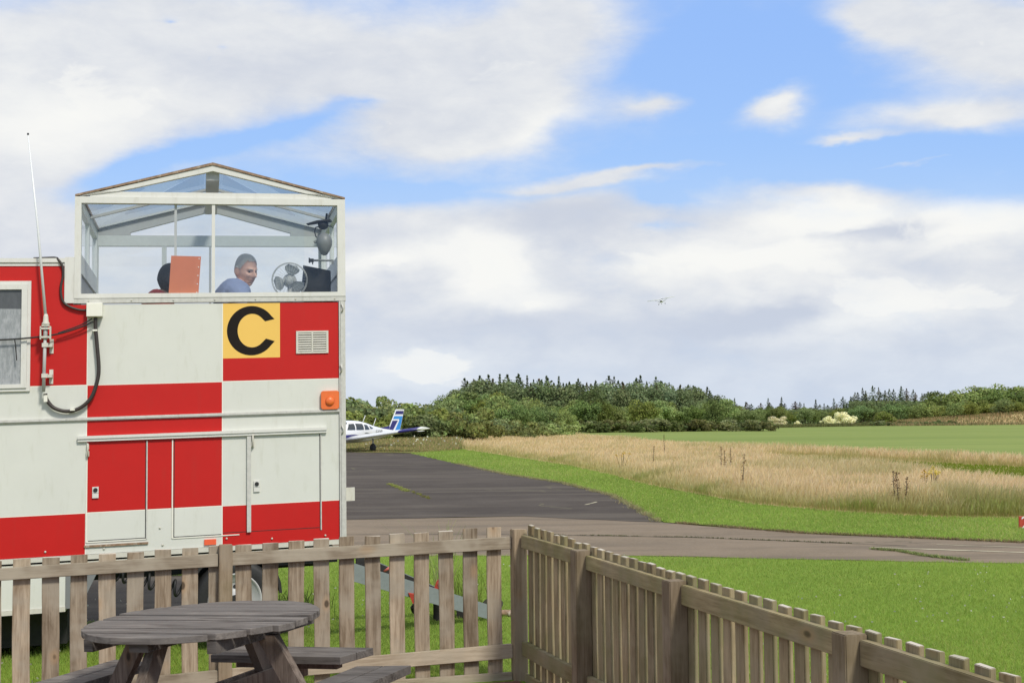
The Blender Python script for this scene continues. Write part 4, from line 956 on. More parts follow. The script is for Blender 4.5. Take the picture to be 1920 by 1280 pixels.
# screen
mc = at(594, 548, 10.12)
mon = thing('monitor', 'black boxy monitor turned sideways at the right end of the cabin', 'monitor', (mc.x, mc.y, shz))
b = MB(); zb = .055; zt1 = at(568, 497, 10.06).z - shz; zt2 = at(619, 507, 10.06).z - shz
fx0 = at(568, 548, 10.06).x - mc.x; fx1 = at(619, 548, 10.06).x - mc.x
b.prism([(fx0, zb), (fx1, zb), (fx1, zt2), (fx0, zt1)], 1, -.06, -.02); b.build('screen', M['black'], mon, bevel=.004)
b = MB(); b.prism([(fx0 - .028, zb), (fx0 + .10, zb), (fx0 + .10, zt2 - .03), (fx0 - .002, zt1 - .006)], 1, -.019, .22); b.build('casing', M['grey_pl'], mon)
b = MB(); b.box(-.09, .09, -.05, .15, 0, zb - .001); b.build('stand', M['grey_pl'], mon)
# hanging lamp
lp = at(608, 455, 9.95); lz = lp.z
sg = thing('signal_lamp', 'grey dome shaped signalling lamp hanging from the cabin roof by a black cable', 'lamp', (lp.x, lp.y, lz - .09))
b = MB(); b.lathe([(.010, -.005), (.022, 0), (.040, .03), (.058, .07), (.060, .10), (.052, .13), (.030, .155), (.012, .165)], (0, 0, 0), 'z', 24); b.build('dome', M['grey_pl'], sg)
b = MB(); b.lathe([(.012, .19), (.034, .20), (.040, .225), (.040, .24), (.012, .245)], (-.008, 0, 0), 'z', 20); b.build('socket', M['black'], sg)
b = MB(); b.prism([(-.13, .228), (-.05, .252), (.05, .262), (.05, .25), (-.05, .240)], 1, -.05, .05); b.build('arm_plate', M['dark'], sg)
b = MB(); b.tube([(-.03, 0, .215), (-.065, 0, .205), (-.072, 0, .17), (-.062, 0, .135), (-.035, 0, .12)], .005, 6); b.tube([(.03, 0, .215), (.055, 0, .21), (.065, 0, .2)], .004, 6); b.tube([(-.055, -.02, .10), (-.075, -.03, .095), (-.07, -.03, .085), (-.05, -.02, .088)], .003, 6); b.build('cable', M['black'], sg)
b = MB(); b.tube([(.01, 0, .245), (.02, 0, .31)], .008, 8); b.build('rod', M['black'], sg)
# bracket arm
ba = at(604, 488, 9.9)
ar = thing('clamp_arm', 'short grey metal arm with black clamp on the right cabin post', 'bracket', tuple(ba))
b = MB(); b.tube([(-.060, 0, 0), (.078, 0.0, -.002)], .008, 10); b.box(.070, .084, -.008, .008, -.03, .004); b.build('arm', M['grey_pl'], ar)
b = MB(); b.box(-.094, -.064, -.016, .016, -.012, .012); b.box(-.098, -.092, -.02, .02, -.018, .018); b.box(-.074, -.068, -.01, .01, -.03, -.010); b.build('clamp', M['black'], ar)

# ------------------------------------------------------------------ people
def skin_tree(name, verts, edges, radii, root, subs=1):
    me = bpy.data.meshes.new(name); me.from_pydata(verts, edges, []); o = link_mesh(name, me)
    md = o.modifiers.new('skin', 'SKIN'); md.use_smooth_shade = True
    for i, v in enumerate(me.skin_vertices[0].data):
        v.radius = radii[i] if isinstance(radii[i], tuple) else (radii[i], radii[i]); v.use_root = (i == root)
    sb = o.modifiers.new('sub', 'SUBSURF'); sb.levels = subs; sb.render_levels = subs
    return o
def evaluated(o):
    dg = bpy.context.evaluated_depsgraph_get(); dg.update(); ev = o.evaluated_get(dg)
    me = bpy.data.meshes.new_from_object(ev); return me
def head_verts(seg=80, rings=64):
    V = []; Fc = []
    for i in range(rings + 1):
        ph = PI * i / rings
        for j in range(seg):
            a = 2 * PI * j / seg; z = math.cos(ph); sp = math.sin(ph) ** (.78 if z > 0 else 1.0); x = sp * math.sin(a); y = sp * math.cos(a)
            X, Y_, Z = x * .074, y * .094, z * .122
            if Z < 0: k_ = 1 - .16 * (-z) ** 1.3 + .10 * math.exp(-((z + .62) / .22) ** 2); X *= k_; Y_ = Y_ * (1 - .12 * (-z)) + (.018 * (-z) if y > -.2 else .03 * (-z))
            if z > 0: Y_ -= .006 * z
            g_ = lambda cx, cz, sx, sz: math.exp(-((X - cx) / sx) ** 2 - ((Z - cz) / sz) ** 2) if y > 0 else 0
            Y_ += .032 * g_(0, -.026, .012, .017) + .018 * g_(0, -.004, .009, .026)          # nose
            Y_ += .010 * g_(.028, .025, .022, .010) + .010 * g_(-.028, .025, .022, .010) + .003 * g_(.045, -.022, .018, .018) + .003 * g_(-.045, -.022, .018, .018)     # brow
            Y_ -= .017 * g_(.030, .004, .015, .012) + .017 * g_(-.030, .004, .015, .012) + .008 * g_(.034, -.060, .014, .02) + .008 * g_(-.034, -.060, .014, .02)     # sockets
            Y_ += .009 * g_(0, -.057, .022, .006) - .011 * g_(0, -.0645, .024, .004) + .010 * g_(0, -.072, .019, .006) - .006 * g_(0, -.083, .02, .006)   # lips
            Y_ += .014 * g_(0, -.100, .022, .014)                                             # chin
            X += .003 * math.copysign(1, X) * math.exp(-((abs(X) - .05) / .02) ** 2 - ((Z + .02) / .02) ** 2)
            V.append((X, Y_, Z))
    for i in range(rings):
        for j in range(seg):
            a = i * seg + j; b_ = i * seg + (j + 1) % seg; Fc.append((a, a + seg, b_ + seg, b_))
    return V, Fc
def make_person(label, loc, rz, head_yaw, head_pitch, head_tilt, skin, shirt, hair, hair_full):
    root = thing('person', label, 'person', loc, rz)
    # the body skeleton: sitting
    vs = [(0, 0, .53), (0, -.02, .72), (0, -.03, .90), (0, -.02, 1.015), (0, .055, 1.11)]; rd = [(.15, .12), (.145, .105), (.175, .125), (.125, .095), (.062, .060)]
    ed = [(0, 1), (1, 2), (2, 3), (3, 4)]
    def add(p, r_, par): vs.append(p); rd.append(r_); ed.append((par, len(vs) - 1)); return len(vs) - 1
    for sx in (-1, 1):
        s1 = add((sx * .185, -.02, .985), .072, 3); e1 = add((sx * .235, .06, .72), .044, s1); w1 = add((sx * .17, .29, .665), .028, e1); pl = add((sx * .155, .355, .662), (.036, .018), w1)
        for k, (ox, ln, dv) in enumerate(((-.030, .062, -.012), (-.010, .072, -.004), (.010, .069, .004), (.028, .055, .012))):
            kn = add((sx * .155 + ox, .392, .664), .0095, pl); m1 = add((sx * .155 + ox + dv * .4, .392 + ln * .5, .658), .0085, kn); add((sx * .155 + ox + dv, .392 + ln * .9, .640), .0075, m1)
        t1 = add((sx * .155 - sx * .038, .350, .658), .010, w1); add((sx * .155 - sx * .058, .385, .650), .0088, t1)
        h1 = add((sx * .10, .05, .53), .095, 0); k1 = add((sx * .13, .44, .52), .062, h1); a1 = add((sx * .13, .46, .10), .040, k1); add((sx * .14, .60, .045), (.042, .032), a1)
    o = skin_tree('tmp_body', vs, ed, rd, 0, 2); me = evaluated(o); bpy.data.objects.remove(o)
    bm = bmesh.new(); bm.from_mesh(me)
    HV, HF = head_verts(); R = Matrix.Rotation(head_yaw, 4, 'Z') @ Matrix.Rotation(head_pitch, 4, 'X') @ Matrix.Rotation(head_tilt, 4, 'Y')
    hc = Vector((0, .085, 1.185)); pts = [hc + (R @ Vector(p)) for p in HV]
    bv = [bm.verts.new(p) for p in pts]
    for f_ in HF:
        try: bm.faces.new([bv[i] for i in f_])
        except ValueError: pass
    for sx in (-1, 1):            # ears
        mat = Matrix.Translation(hc) @ R @ Matrix.Translation((sx * .080, -.010, -.006)) @ Matrix.Rotation(sx * .55, 4, 'Z') @ Matrix.Diagonal((.009, .021, .034, 1))
        bmesh.ops.create_uvsphere(bm, u_segments=12, v_segments=10, radius=1.0, matrix=mat)
    bm.to_mesh(me); bm.free()
    ob = link_mesh('tmp', me); rm = ob.modifiers.new('r', 'REMESH'); rm.mode = 'VOXEL'; rm.voxel_size = .0045; rm.use_smooth_shade = True
    sm = ob.modifiers.new('s', 'SMOOTH'); sm.factor = .5; sm.iterations = 1
    bme = evaluated(ob); bpy.data.objects.remove(ob)
    bme.materials.clear(); bme.materials.append(skin)
    body = link_mesh('body', bme, root)
    Ri = (Matrix.Translation(hc) @ R).inverted()
    def shell(name, test, off, mat):
        bm = bmesh.new(); bm.from_mesh(bme); bm.normal_update()
        kill = [f_ for f_ in bm.faces if not test(f_.calc_center_median())]
        bmesh.ops.delete(bm, geom=kill, context='FACES')
        nrm = [(v, v.normal.copy()) for v in bm.verts]
        for v, n_ in nrm: v.co += n_ * (off(v.co) if callable(off) else off)
        for _ in range(2): bmesh.ops.smooth_vert(bm, verts=list(bm.verts), factor=.5, use_axis_x=True, use_axis_y=True, use_axis_z=True)
        m2 = bpy.data.meshes.new(name); bm.to_mesh(m2); bm.free(); m2.materials.clear(); m2.materials.append(mat)
        for p in m2.polygons: p.use_smooth = True
        return link_mesh(name, m2, root)
    def is_head(c): q = Ri @ c; return q.z > -.11 and abs(q.x) < .1 and abs(q.y) < .13
    shell('shirt', lambda c: (.50 < c.z < 1.105 - .35 * max(0, c.y)) and not ((Ri @ c).z > -.118 and math.hypot((Ri @ c).x, (Ri @ c).y) < .115) and not (abs(c.x) > .16 and c.z < .80) and not c.y > .22, .012, shirt)
    shell('trousers', lambda c: (c.z < .60 and c.z > .10 and (c.y > -.3) and not (c.z > .585)) and not (c.z > .60), .010, M['trouser'])
    def hairtest(c):
        q = Ri @ c
        if not is_head(c): return False
        if hair_full: return q.z > .062 or (q.y < .015 and q.z > -.075)
        jt = .006 * math.sin(q.x * 210 + q.z * 130) + .005 * math.sin(q.y * 190 - q.z * 90)
        return (q.z > .078 + jt + .30 * max(0, q.y - .02) - .012 * (abs(q.x) < .03)) or (q.y < .026 + .25 * q.z + jt and q.z > .018) or (q.y < -.034 + jt and q.z > -.062 + jt)
    shell('hair', hairtest, .0055 if not hair_full else .016, hair)
    eb = MB()
    for sx in (-1, 1):
        p = (R @ Vector((sx * .030, .0775, .003))) + hc
        eb.lathe([(.001, -.0055), (.004, -.004), (.0058, 0), (.004, .004), (.001, .0055)], tuple(p), 'z', 12, 0)
    e_ = eb.build('eyes', M['hair2'], root)
    mo = MB(); mo.tube([hc + (R @ Vector((x, .0865 - 9 * x * x, -.0645))) for x in (-.022, -.011, 0, .011, .022)], [.001, .0022, .0026, .0022, .001], 6); mo.build('mouth', M['lips'], root)
    bw = MB()
    for sx in (-1, 1):
        A = [hc + (R @ Vector((sx * x, y, z))) for x, y, z in ((.012, .098, .020), (.028, .094, .026), (.046, .080, .021))]; bw.tube(A, [.002, .0026, .0015], 6)
    bw.build('eyebrows', M['hair'], root)
    return root
floor_z = lambda p: p.z - 1.205
hp = at(461, 507, 10.12); rz = math.radians(-62)
off = Matrix.Rotation(rz, 3, 'Z') @ Vector((0, .085, 0))
make_person('person with short grey hair and blue-grey shirt in the glazed cabin, looking down', (hp.x - off.x, hp.y - off.y, hp.z - 1.185), rz, math.radians(-66), math.radians(-15), math.radians(4), M['skin'], M['shirt'], M['hair'], False)
hp2 = at(320, 526, 10.20); rz2 = math.radians(-70)
make_person('person with dark hair and red top, face hidden behind the orange card', (hp2.x - .08, hp2.y, hp2.z - 1.185), rz2, math.radians(-8), math.radians(-6), 0, M['skin2'], M['shirt2'], M['hair2'], True)
ch = thing('office_chair', 'plain grey office chair under the person in the blue-grey shirt', 'chair', (hp.x - off.x, hp.y - off.y, hp.z - 1.185)); 
b = MB(); b.box(-.21, .21, -.21, .21, .39, .43); b.build('seat', M['trouser'], ch, bevel=.01)
b = MB(); b.lathe([(.22, 0.0), (.20, .03), (.03, .05), (.025, .39)], (0, 0, 0), 'z', 18); b.build('pedestal', M['grey_pl'], ch)
ch2 = dup(ch, (hp2.x - .08, hp2.y, hp2.z - 1.185)); ch2['label'] = 'plain grey office chair under the person in the red top'

# ------------------------------------------------------------------ tow frame on the grass
tw = thing('tow_frame', 'grey steel A-shaped tow frame with red fittings lying on grass behind the fence', 'tow bar', (-.7, 10.8, 0))
tl = Vector((-.7, 10.8, 0))
def bar(name, a, c, h, t, mat, par=tw, drop=0):
    """channel bar from a to c, top edges given, web height h, thickness t sideways"""
    a = Vector(a) - tl; c = Vector(c) - tl; d = (c - a); s_ = Vector((-d.y, d.x, 0)).normalized() * t
    z = Vector((0, 0, h)); b = MB(); n = b.addv([a, c, c + s_, a + s_, a - z, c - z * .85, c + s_ - z * .85, a + s_ - z])
    for q in ((0, 1, 2, 3), (4, 7, 6, 5), (0, 4, 5, 1), (1, 5, 6, 2), (2, 6, 7, 3), (3, 7, 4, 0)): b.face([n + i for i in q])
    return b.build(name, mat, par)
nA, nB = at(655, 1053, 10.0), at(935, 1139, 11.05); fA, fB = at(668, 1036, 10.75), at(868, 1122, 11.25)
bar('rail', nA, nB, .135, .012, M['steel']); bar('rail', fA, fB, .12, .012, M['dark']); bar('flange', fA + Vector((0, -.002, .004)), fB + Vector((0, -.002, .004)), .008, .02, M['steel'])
def flange(a, c, w): bar('flange', Vector(a) + Vector((0, .013, .0)), Vector(c) + Vector((0, .013, 0)), .006, w, M['steel'])
flange(nA, nB, .03)
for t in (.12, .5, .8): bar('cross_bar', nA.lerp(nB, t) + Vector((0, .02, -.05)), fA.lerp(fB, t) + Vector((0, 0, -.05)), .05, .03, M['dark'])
b = MB()
for (x, y, Yd, l) in ((727, 1066, 10.75, .055), (733, 1075, 10.70, .055)):
    p = at(x, y, Yd) - tl; b.tube([p + Vector((-.03, 0, -.02)), p + Vector((.03, .0, .02))], .011, 8)
b.build('roller', M['redhandle'], tw)
b = MB(); c1 = [at(x, y, 10.72) - tl for x, y in ((812, 1108), (846, 1110), (834, 1075), (846, 1070), (818, 1090))]
b.prism([((p.x), (p.z)) for p in (c1[0], c1[1], c1[3], c1[2], c1[4])], 1, -.06, .0); b.build('winch_bracket', M['redmetal'], tw)
b = MB(); p = at(828, 1095, 10.62) - tl; b.lathe([(.02, -.03), (.035, -.02), (.035, .02), (.02, .03)], tuple(p), 'y', 14); b.build('winch_drum', M['redhandle'], tw)
b = MB(); c1 = [at(x, y, 10.40) - tl for x, y in ((766, 1110), (798, 1119), (794, 1134), (774, 1130))]; b.prism([(p.x, p.z) for p in c1], 1, -.42, -.36); b.build('brake_bracket', M['redmetal'], tw)
b = MB(); p = at(783, 1140, 10.75) - tl; b.lathe([(.02, -.025), (.05, -.02), (.055, 0), (.05, .02), (.02, .025)], (p.x, p.y, p.z), 'y', 20); b.build('jockey_wheel', M['black'], tw)
b = MB(); b.tube([at(776, 1130, 10.72) - tl, at(770, 1138, 10.72) - tl, at(783, 1142, 10.72) - tl], .008, 6); b.build('jockey_fork', M['dark'], tw)
b = MB(); b.tube([at(687, 1050, 10.4) - tl, at(683, 1030, 10.4) - tl, at(692, 1013, 10.4) - tl], [.008, .013, .012], 8); b.build('handle', M['redhandle'], tw)
b = MB(); b.tube([at(680, 1021, 10.4) - tl, at(674, 1031, 10.4) - tl], .008, 6); b.tube([at(690, 1045, 10.4) - tl, at(694, 1056, 10.4) - tl], .006, 6); b.build('handle_root', M['black'], tw)
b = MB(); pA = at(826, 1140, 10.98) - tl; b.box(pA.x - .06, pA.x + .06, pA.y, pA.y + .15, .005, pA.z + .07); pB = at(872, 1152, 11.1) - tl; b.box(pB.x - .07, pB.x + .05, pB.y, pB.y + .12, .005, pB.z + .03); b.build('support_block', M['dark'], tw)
b = MB(); pC = at(945, 1146, 11.2) - tl; b.tube([pC + Vector((-.09, -.04, 0)), pC + Vector((.03, 0, -.01))], [.022, .026], 10); b.lathe([(.01, -.03), (.032, -.018), (.034, .005), (.01, .025)], tuple(pC + Vector((.045, 0, -.01))), 'z', 12); b.build('hitch_cup', M['rust'], tw)
# a stone and a stick by the frame
def rock(name, label, loc, s, mat):
    bm = bmesh.new(); bmesh.ops.create_icosphere(bm, subdivisions=3, radius=1); rr = random.Random(int(loc[0] * 100))
    for v in bm.verts: v.co *= 1 + .12 * math.sin(v.co.x * 4 + 1) + .1 * math.sin(v.co.y * 5 + v.co.z * 3) + rr.uniform(-.03, .03); v.co = Vector((v.co.x * s[0], v.co.y * s[1], (v.co.z + .55) * s[2]))
    me = bpy.data.meshes.new(name); bm.to_mesh(me); bm.free(); me.materials.append(mat); o = link_mesh(name, me, None, loc); tag(o, label, 'stone'); return o
q = at(925, 1137, 11.6); rock('stone', 'dark mossy stone behind the end of the grey tow frame', (q.x, q.y, 0), (.09, .08, q.z * .9 + .05), simple('mossy_stone', (.08, .08, .055), .9, var=.35, scale=20, bump=.4))
st = MB(); st.tube([(0, 0, .012), (.075, .10, .03)], [.008, .006], 6); so = st.build('stick', M['lgrey_pl'], None, (gxy(730, 1166)[0], gxy(730, 1166)[1], 0)); tag(so, 'pale stick lying on the grass below the tow frame', 'stick')
# garden weeds with long stems near the frame
def stems(name, label, cat, loc, n, h, spread, col, seed, mat='grass', w=.008):
    r_ = np.random.default_rng(seed); P = np.stack([r_.normal(0, spread, n), r_.normal(0, spread, n), np.zeros(n)], 1); c = colrand(r_, n, col, .25, .1)
    o = blades(name, P, r_.uniform(h * .5, h, n), r_.uniform(w * .6, w * 1.4, n), .25, c * .8, c, M[mat], None, None, 3, .25, seed); o.location = loc
    return tag(o, label, cat)
x_, y_ = gxy(826, 1136); stems('weed_clump', 'pale long stemmed weed clump behind the red winch bracket', 'weeds', (x_, y_ + .3, 0), 60, .75, .07, (.30, .32, .10), 61)
x_, y_ = gxy(868, 1150); stems('weed_clump', 'green leafy weed clump beside the grey tow frame end', 'weeds', (x_, y_ + .2, 0), 140, .42, .10, (.20, .27, .06), 62)
x_, y_ = gxy(555, 1150); stems('weed_clump', 'dark green weed clump on the grass right of the van wheel', 'weeds', (x_, y_, 0), 160, .22, .12, (.09, .14, .04), 63)

# ------------------------------------------------------------------ lettering helper
def text_mesh(name, body, size, mat, extrude=0.0):
    cu = bpy.data.curves.new(name, 'FONT'); cu.body = body; cu.size = size; cu.align_x = 'CENTER'; cu.align_y = 'CENTER'; cu.extrude = extrude; cu.offset = 0.0
    o = bpy.data.objects.new('t', cu); COL.objects.link(o); me = evaluated(o); bpy.data.objects.remove(o); me.materials.clear(); me.materials.append(mat); return me
# red marker board with a white digit
mk = thing('marker_board', 'small red taxiway marker board with white figure 2 at right edge of verge', 'sign', (at(1922, 980, 19.0).x, 19.0, 0), math.radians(-8))
b = MB(); zc = at(1922, 980, 19.0).z; b.box(-.085, .085, -.02, .02, zc - .095, zc + .095); b.build('board', M['redmetal'], mk, bevel=.004)
me = text_mesh('digit', '2', .24, M['wing_white'], .001); link_mesh('digit', me, mk, (0.0, -.022, zc), (PI / 2, 0, 0))
b = MB(); b.box(-.07, -.05, -.01, .01, 0, zc - .0955); b.box(.05, .07, -.01, .01, 0, zc - .0955); b.build('leg', M['grey_pl'], mk)

# ------------------------------------------------------------------ parked low wing aircraft
ac = thing('light_aircraft', 'white low-wing light aircraft with blue striped tail fin parked beyond the apron', 'aircraft', (-8.45, 68.35, 0), math.radians(-120))
def loft(secs, seg=20, mi=0):
    """secs: (x, half width, z bottom, z top, squareness)"""
    b = MB(); rings = []
    for (x, hw, zb_, zt_, sq) in secs:
        pts = []
        for k in range(seg):
            a = 2 * PI * k / seg; c, s_ = math.cos(a), math.sin(a); e_ = 2 / sq
            y = hw * math.copysign(abs(c) ** e_, c); z = (zb_ + zt_) / 2 + (zt_ - zb_) / 2 * math.copysign(abs(s_) ** e_, s_)
            pts.append((x, y, z))
        rings.append(b.addv(pts))
    for i in range(len(rings) - 1):
        for k in range(seg): k2 = (k + 1) % seg; b.face((rings[i] + k, rings[i] + k2, rings[i + 1] + k2, rings[i + 1] + k), mi, True)
    b.face([rings[0] + k for k in range(seg)]); b.face([rings[-1] + k for k in range(seg)][::-1]); return b
secs = [(2.45, .20, .62, .92, 2), (2.3, .38, .52, 1.02, 2.4), (1.6, .50, .46, 1.10, 3), (1.05, .55, .45, 1.14, 3), (.55, .56, .44, 1.52, 2.8), (0, .57, .44, 1.60, 2.8), (-.6, .57, .45, 1.58, 2.8), (-1.3, .52, .47, 1.47, 2.7), (-2.0, .40, .55, 1.32, 2.5), (-3.0, .25, .68, 1.16, 2.3), (-4.0, .13, .80, 1.06, 2), (-4.75, .05, .88, 1.02, 2)]
fus = loft(secs).build('fuselage', M['wing_white'], ac)
def side_quad(name, pts, off, mat, par, sgn=1):
    b = MB()
    def hw(x):
        for (a, c_) in zip(secs[:-1], secs[1:]):
            if c_[0] <= x <= a[0]: t = (a[0] - x) / (a[0] - c_[0]); return a[1] + (c_[1] - a[1]) * t
        return .05
    def yy(x, z):
        for (a, c_) in zip(secs[:-1], secs[1:]):
            if c_[0] <= x <= a[0]:
                t = (a[0] - x) / (a[0] - c_[0]); w_, z0, z1, q_ = [a[k] + (c_[k] - a[k]) * t for k in (1, 2, 3, 4)]
                zn = min(.97, abs((z - (z0 + z1) / 2) / ((z1 - z0) / 2))); return w_ * (1 - zn ** q_) ** (1 / q_)
        return .05
    P = list(pts) if len(pts) != 3 else [pts[0], pts[1], pts[1], pts[2]]
    if len(P) == 4:
        G = 5; n = b.addv([(x, sgn * (yy(x, z) + off), z) for x, z in [tuple((P[0][k] * (1 - u_) + P[1][k] * u_) * (1 - v_) + (P[3][k] * (1 - u_) + P[2][k] * u_) * v_ for k in (0, 1)) for v_ in [i / G for i in range(G + 1)] for u_ in [i / G for i in range(G + 1)]]])
        for i in range(G):
            for k in range(G): b.face((n + i * (G + 1) + k, n + i * (G + 1) + k + 1, n + (i + 1) * (G + 1) + k + 1, n + (i + 1) * (G + 1) + k))
    else:
        n = b.addv([(x, sgn * (yy(x, z) + off), z) for x, z in P]); b.face([n + i for i in range(len(P))])
    return b.build(name, mat, par)
for sgn in (1, -1):
    for q in ([(.75, 1.12), (.12, 1.12), (.12, 1.44), (.52, 1.42)], [(.02, 1.12), (-.62, 1.12), (-.58, 1.42), (.02, 1.45)], [(-.74, 1.12), (-1.16, 1.13), (-1.02, 1.36), (-.72, 1.39)], [(-1.28, 1.15), (-1.62, 1.18), (-1.22, 1.32)]):
        side_quad('cabin_window', q, .012, M['smoke'], fus, sgn)
    side_quad('side_stripe', [(1.5, .70), (-.9, .78), (.2, .88), (1.5, .86)], .014, M['navy'], fus, sgn)
    side_quad('side_stripe', [(1.5, .90), (-.9, .93), (-1.6, .86), (-.9, .96), (1.5, .93)], .014, M['smoke'], fus, sgn)
b = MB(); n = b.addv([(1.0, -.45, 1.16), (1.0, .45, 1.16), (.56, .40, 1.50), (.56, -.40, 1.50)]); b.face((n, n + 1, n + 2, n + 3)); b.build('windscreen', M['smoke'], fus)
me = text_mesh('registration', 'G-EVIE', .27, M['smoke']); rg = link_mesh('registration', me, fus, (-2.2, .405, 1.0), (PI / 2, 0, PI + .165))
# wings
def wing(name, y0, y1, x0r, c0, x1r, c1, z0, z1, mats, par, th=.11, cols=None, segs=1):
    b = MB()
    prof = [(0, 0), (.08, .55), (.3, 1), (.6, .7), (1, .02), (.6, -.25), (.3, -.4), (.08, -.35)]
    R_ = []
    for i in range(segs + 1):
        t = i / segs; y = y0 + (y1 - y0) * t; xl = x0r + (x1r - x0r) * t; c = c0 + (c1 - c0) * t; z = z0 + (z1 - z0) * t
        R_.append(b.addv([(xl - u_ * c, y, z + v_ * th * c) for u_, v_ in prof]))
    kk = len(prof)
    for i in range(segs):
        for k in range(kk): k2 = (k + 1) % kk; b.face((R_[i] + k, R_[i] + k2, R_[i + 1] + k2, R_[i + 1] + k), (cols[i] if cols else 0), True)
    b.face([R_[0] + k for k in range(kk)]); b.face([R_[-1] + k for k in range(kk)], (cols[-1] if cols else 0)); return b.build(name, mats, par)
for sgn in (1, -1):
    w_ = wing('wing', sgn * .35, sgn * 4.75, .95, 1.62, .75, 1.15, .60, 1.13, [M['wing_white'], M['navy']], ac, cols=[0, 0, 0, 1], segs=4)
    wing('wing_tip', sgn * 4.75, sgn * 4.88, .75, 1.15, .55, .8, 1.13, 1.17, [M['wing_white']], w_)
    wing('tailplane', sgn * .04, sgn * 1.6, -3.95, .80, -3.95, .75, 1.0, 1.0, [M['wing_white']], ac, th=.08)
    gm_ = MB(); gm_.tube([(0.02, sgn * 1.6, .68), (0.02, sgn * 1.6, .25)], .045, 10); gl = gm_.build('landing_gear', M['lgrey_pl'], ac)
    wl = MB(); wl.lathe([(.08, -.08), (.17, -.075), (.21, -.04), (.215, 0), (.21, .04), (.17, .075), (.08, .08)], (0.02, sgn * 1.6, .215), 'y', 22); wl.build('wheel', M['black'], gl)
gm_ = MB(); gm_.tube([(1.85, 0, .60), (1.9, 0, .22)], .04, 10); gl = gm_.build('landing_gear', M['lgrey_pl'], ac)
wl = MB(); wl.lathe([(.07, -.06), (.16, -.05), (.19, 0), (.16, .05), (.07, .06)], (1.9, 0, .19), 'y', 20); wl.build('wheel', M['black'], gl)
b = MB(); b.lathe([(.14, 2.45), (.12, 2.6), (.05, 2.75), (.005, 2.80)], (0, 0, .78), 'x', 16); pr = b.build('spinner', M['wing_white'], ac)
b = MB(); b.box(2.50, 2.54, -.06, .06, -.12, 1.68); b.build('propeller', M['dark'], pr)
# fin, striped as in the photo: each band is its own piece of paint
def finP(s_, h_): return (-3.55 - .78 * h_ - (1.05 - .35 * h_) * s_, 0, 1.02 + 1.16 * h_)   # s 0 front .. 1 back, h 0..1
fb_ = MB(); polys = [([(0, .92), (1, .92), (1, 1), (0.02, 1)], 0), ([(0, .76), (1, .76), (1, .92), (0, .92)], 1), ([(0, .68), (1, .68), (1, .76), (0, .76)], 0), ([(0, .54), (.62, .54), (1, .54), (1, .68), (0, .68)], 2), ([(0, .47), (.72, .47), (.66, .54), (0, .54)], 0),
    ([(0, 0), (.38, 0), (.58, .47), (0, .47)], 1), ([(.38, 0), (.55, 0), (.72, .47), (.58, .47)], 0), ([(.55, 0), (1, 0), (1, .54), (.66, .54), (.72, .47)], 2)]
for P, mi in polys:
    pts = [finP(s_, h_) for s_, h_ in P]
    for y in (-.035, .035):
        n = fb_.addv([(x, y * (1 - .5 * abs(s_ - .4)), z) for (x, _, z), (s_, h_) in zip(pts, P)]); fb_.face([n + i for i in range(len(pts))], mi)
rim_ = [finP(0, 0), finP(0, 1), finP(1, 1), finP(1, 0)]
for a, c_ in zip(rim_[:-1], rim_[1:]): fb_.quad((a[0], -.034, a[2]), (c_[0], -.034, c_[2]), (c_[0], .034, c_[2]), (a[0], .034, a[2]), 0)
fin_ = fb_.build('tail_fin', [M['wing_white'], M['navy'], M['sky_blue']], ac)
b = MB(); b.prism([(-2.6, 1.20), (-3.75, 1.06), (-3.66, 1.28), (-3.3, 1.23)], 1, -.025, .025); b.build('dorsal_fin', M['navy'], ac)
b = MB(); b.tube([(-1.2, .05, 1.46), (-1.45, .05, 1.85)], .015, 6); b.tube([(-2.2, .0, 1.26), (-2.45, .0, 1.70)], .015, 6); b.build('aerial', M['wing_white'], ac)

# ------------------------------------------------------------------ flying high wing aircraft
q = at(1240, 564, 530)
fl = thing('flying_aircraft', 'small white high-wing aircraft flying low in the distance, seen head on', 'aircraft', tuple(q), 0); fl.rotation_euler = (math.radians(9.0), 0, math.radians(-101))
secs = [(1.9, .30, -.35, .15, 2), (1.6, .48, -.52, .28, 2.4), (.5, .58, -.60, .55, 3), (-.8, .56, -.58, .70, 3), (-2.0, .38, -.35, .45, 2.4), (-5.2, .10, .05, .30, 2)]
fs2 = loft(secs, 14).build('fuselage', M['wing_white'], fl)
b = MB(); b.box(1.88, 1.97, -.40, .40, -.52, -.05); b.build('cowling_intake', M['dark'], fs2)
b = MB(); n = b.addv([(1.0, -.50, .24), (1.0, .50, .24), (.45, .45, .66), (.45, -.45, .66)]); b.face((n, n + 1, n + 2, n + 3)); b.build('windscreen', M['smoke'], fs2)
for sgn in (1, -1):
    wing('wing', sgn * .02, sgn * 5.5, .6, 1.6, .4, 1.1, .68, .80, [M['wing_white']], fl, th=.12)
    wing('tailplane', sgn * .05, sgn * 1.7, -4.4, 1.0, -4.5, .8, .25, .25, [M['wing_white']], fl, th=.08)
    b = MB(); b.tube([(.1, sgn * .5, -.45), (.1, sgn * 2.5, .66)], .06, 6); b.build('strut', M['wing_grey'], fl)
    b = MB(); b.tube([(-.2, sgn * .4, -.5), (-.2, sgn * 1.25, -1.15)], .06, 6); lg_ = b.build('landing_gear', M['wing_white'], fl)
    b = MB(); b.lathe([(.1, -.1), (.26, -.08), (.28, 0), (.26, .08), (.1, .1)], (-.2, sgn * 1.3, -1.25), 'y', 14); b.build('wheel', M['black'], lg_)
b = MB(); b.tube([(1.3, 0, -.5), (1.4, 0, -1.2)], .05, 6); lg_ = b.build('landing_gear', M['wing_white'], fl)
b = MB(); b.lathe([(.1, -.08), (.22, -.06), (.24, 0), (.22, .06), (.1, .08)], (1.4, 0, -1.3), 'y', 14); b.build('wheel', M['black'], lg_)
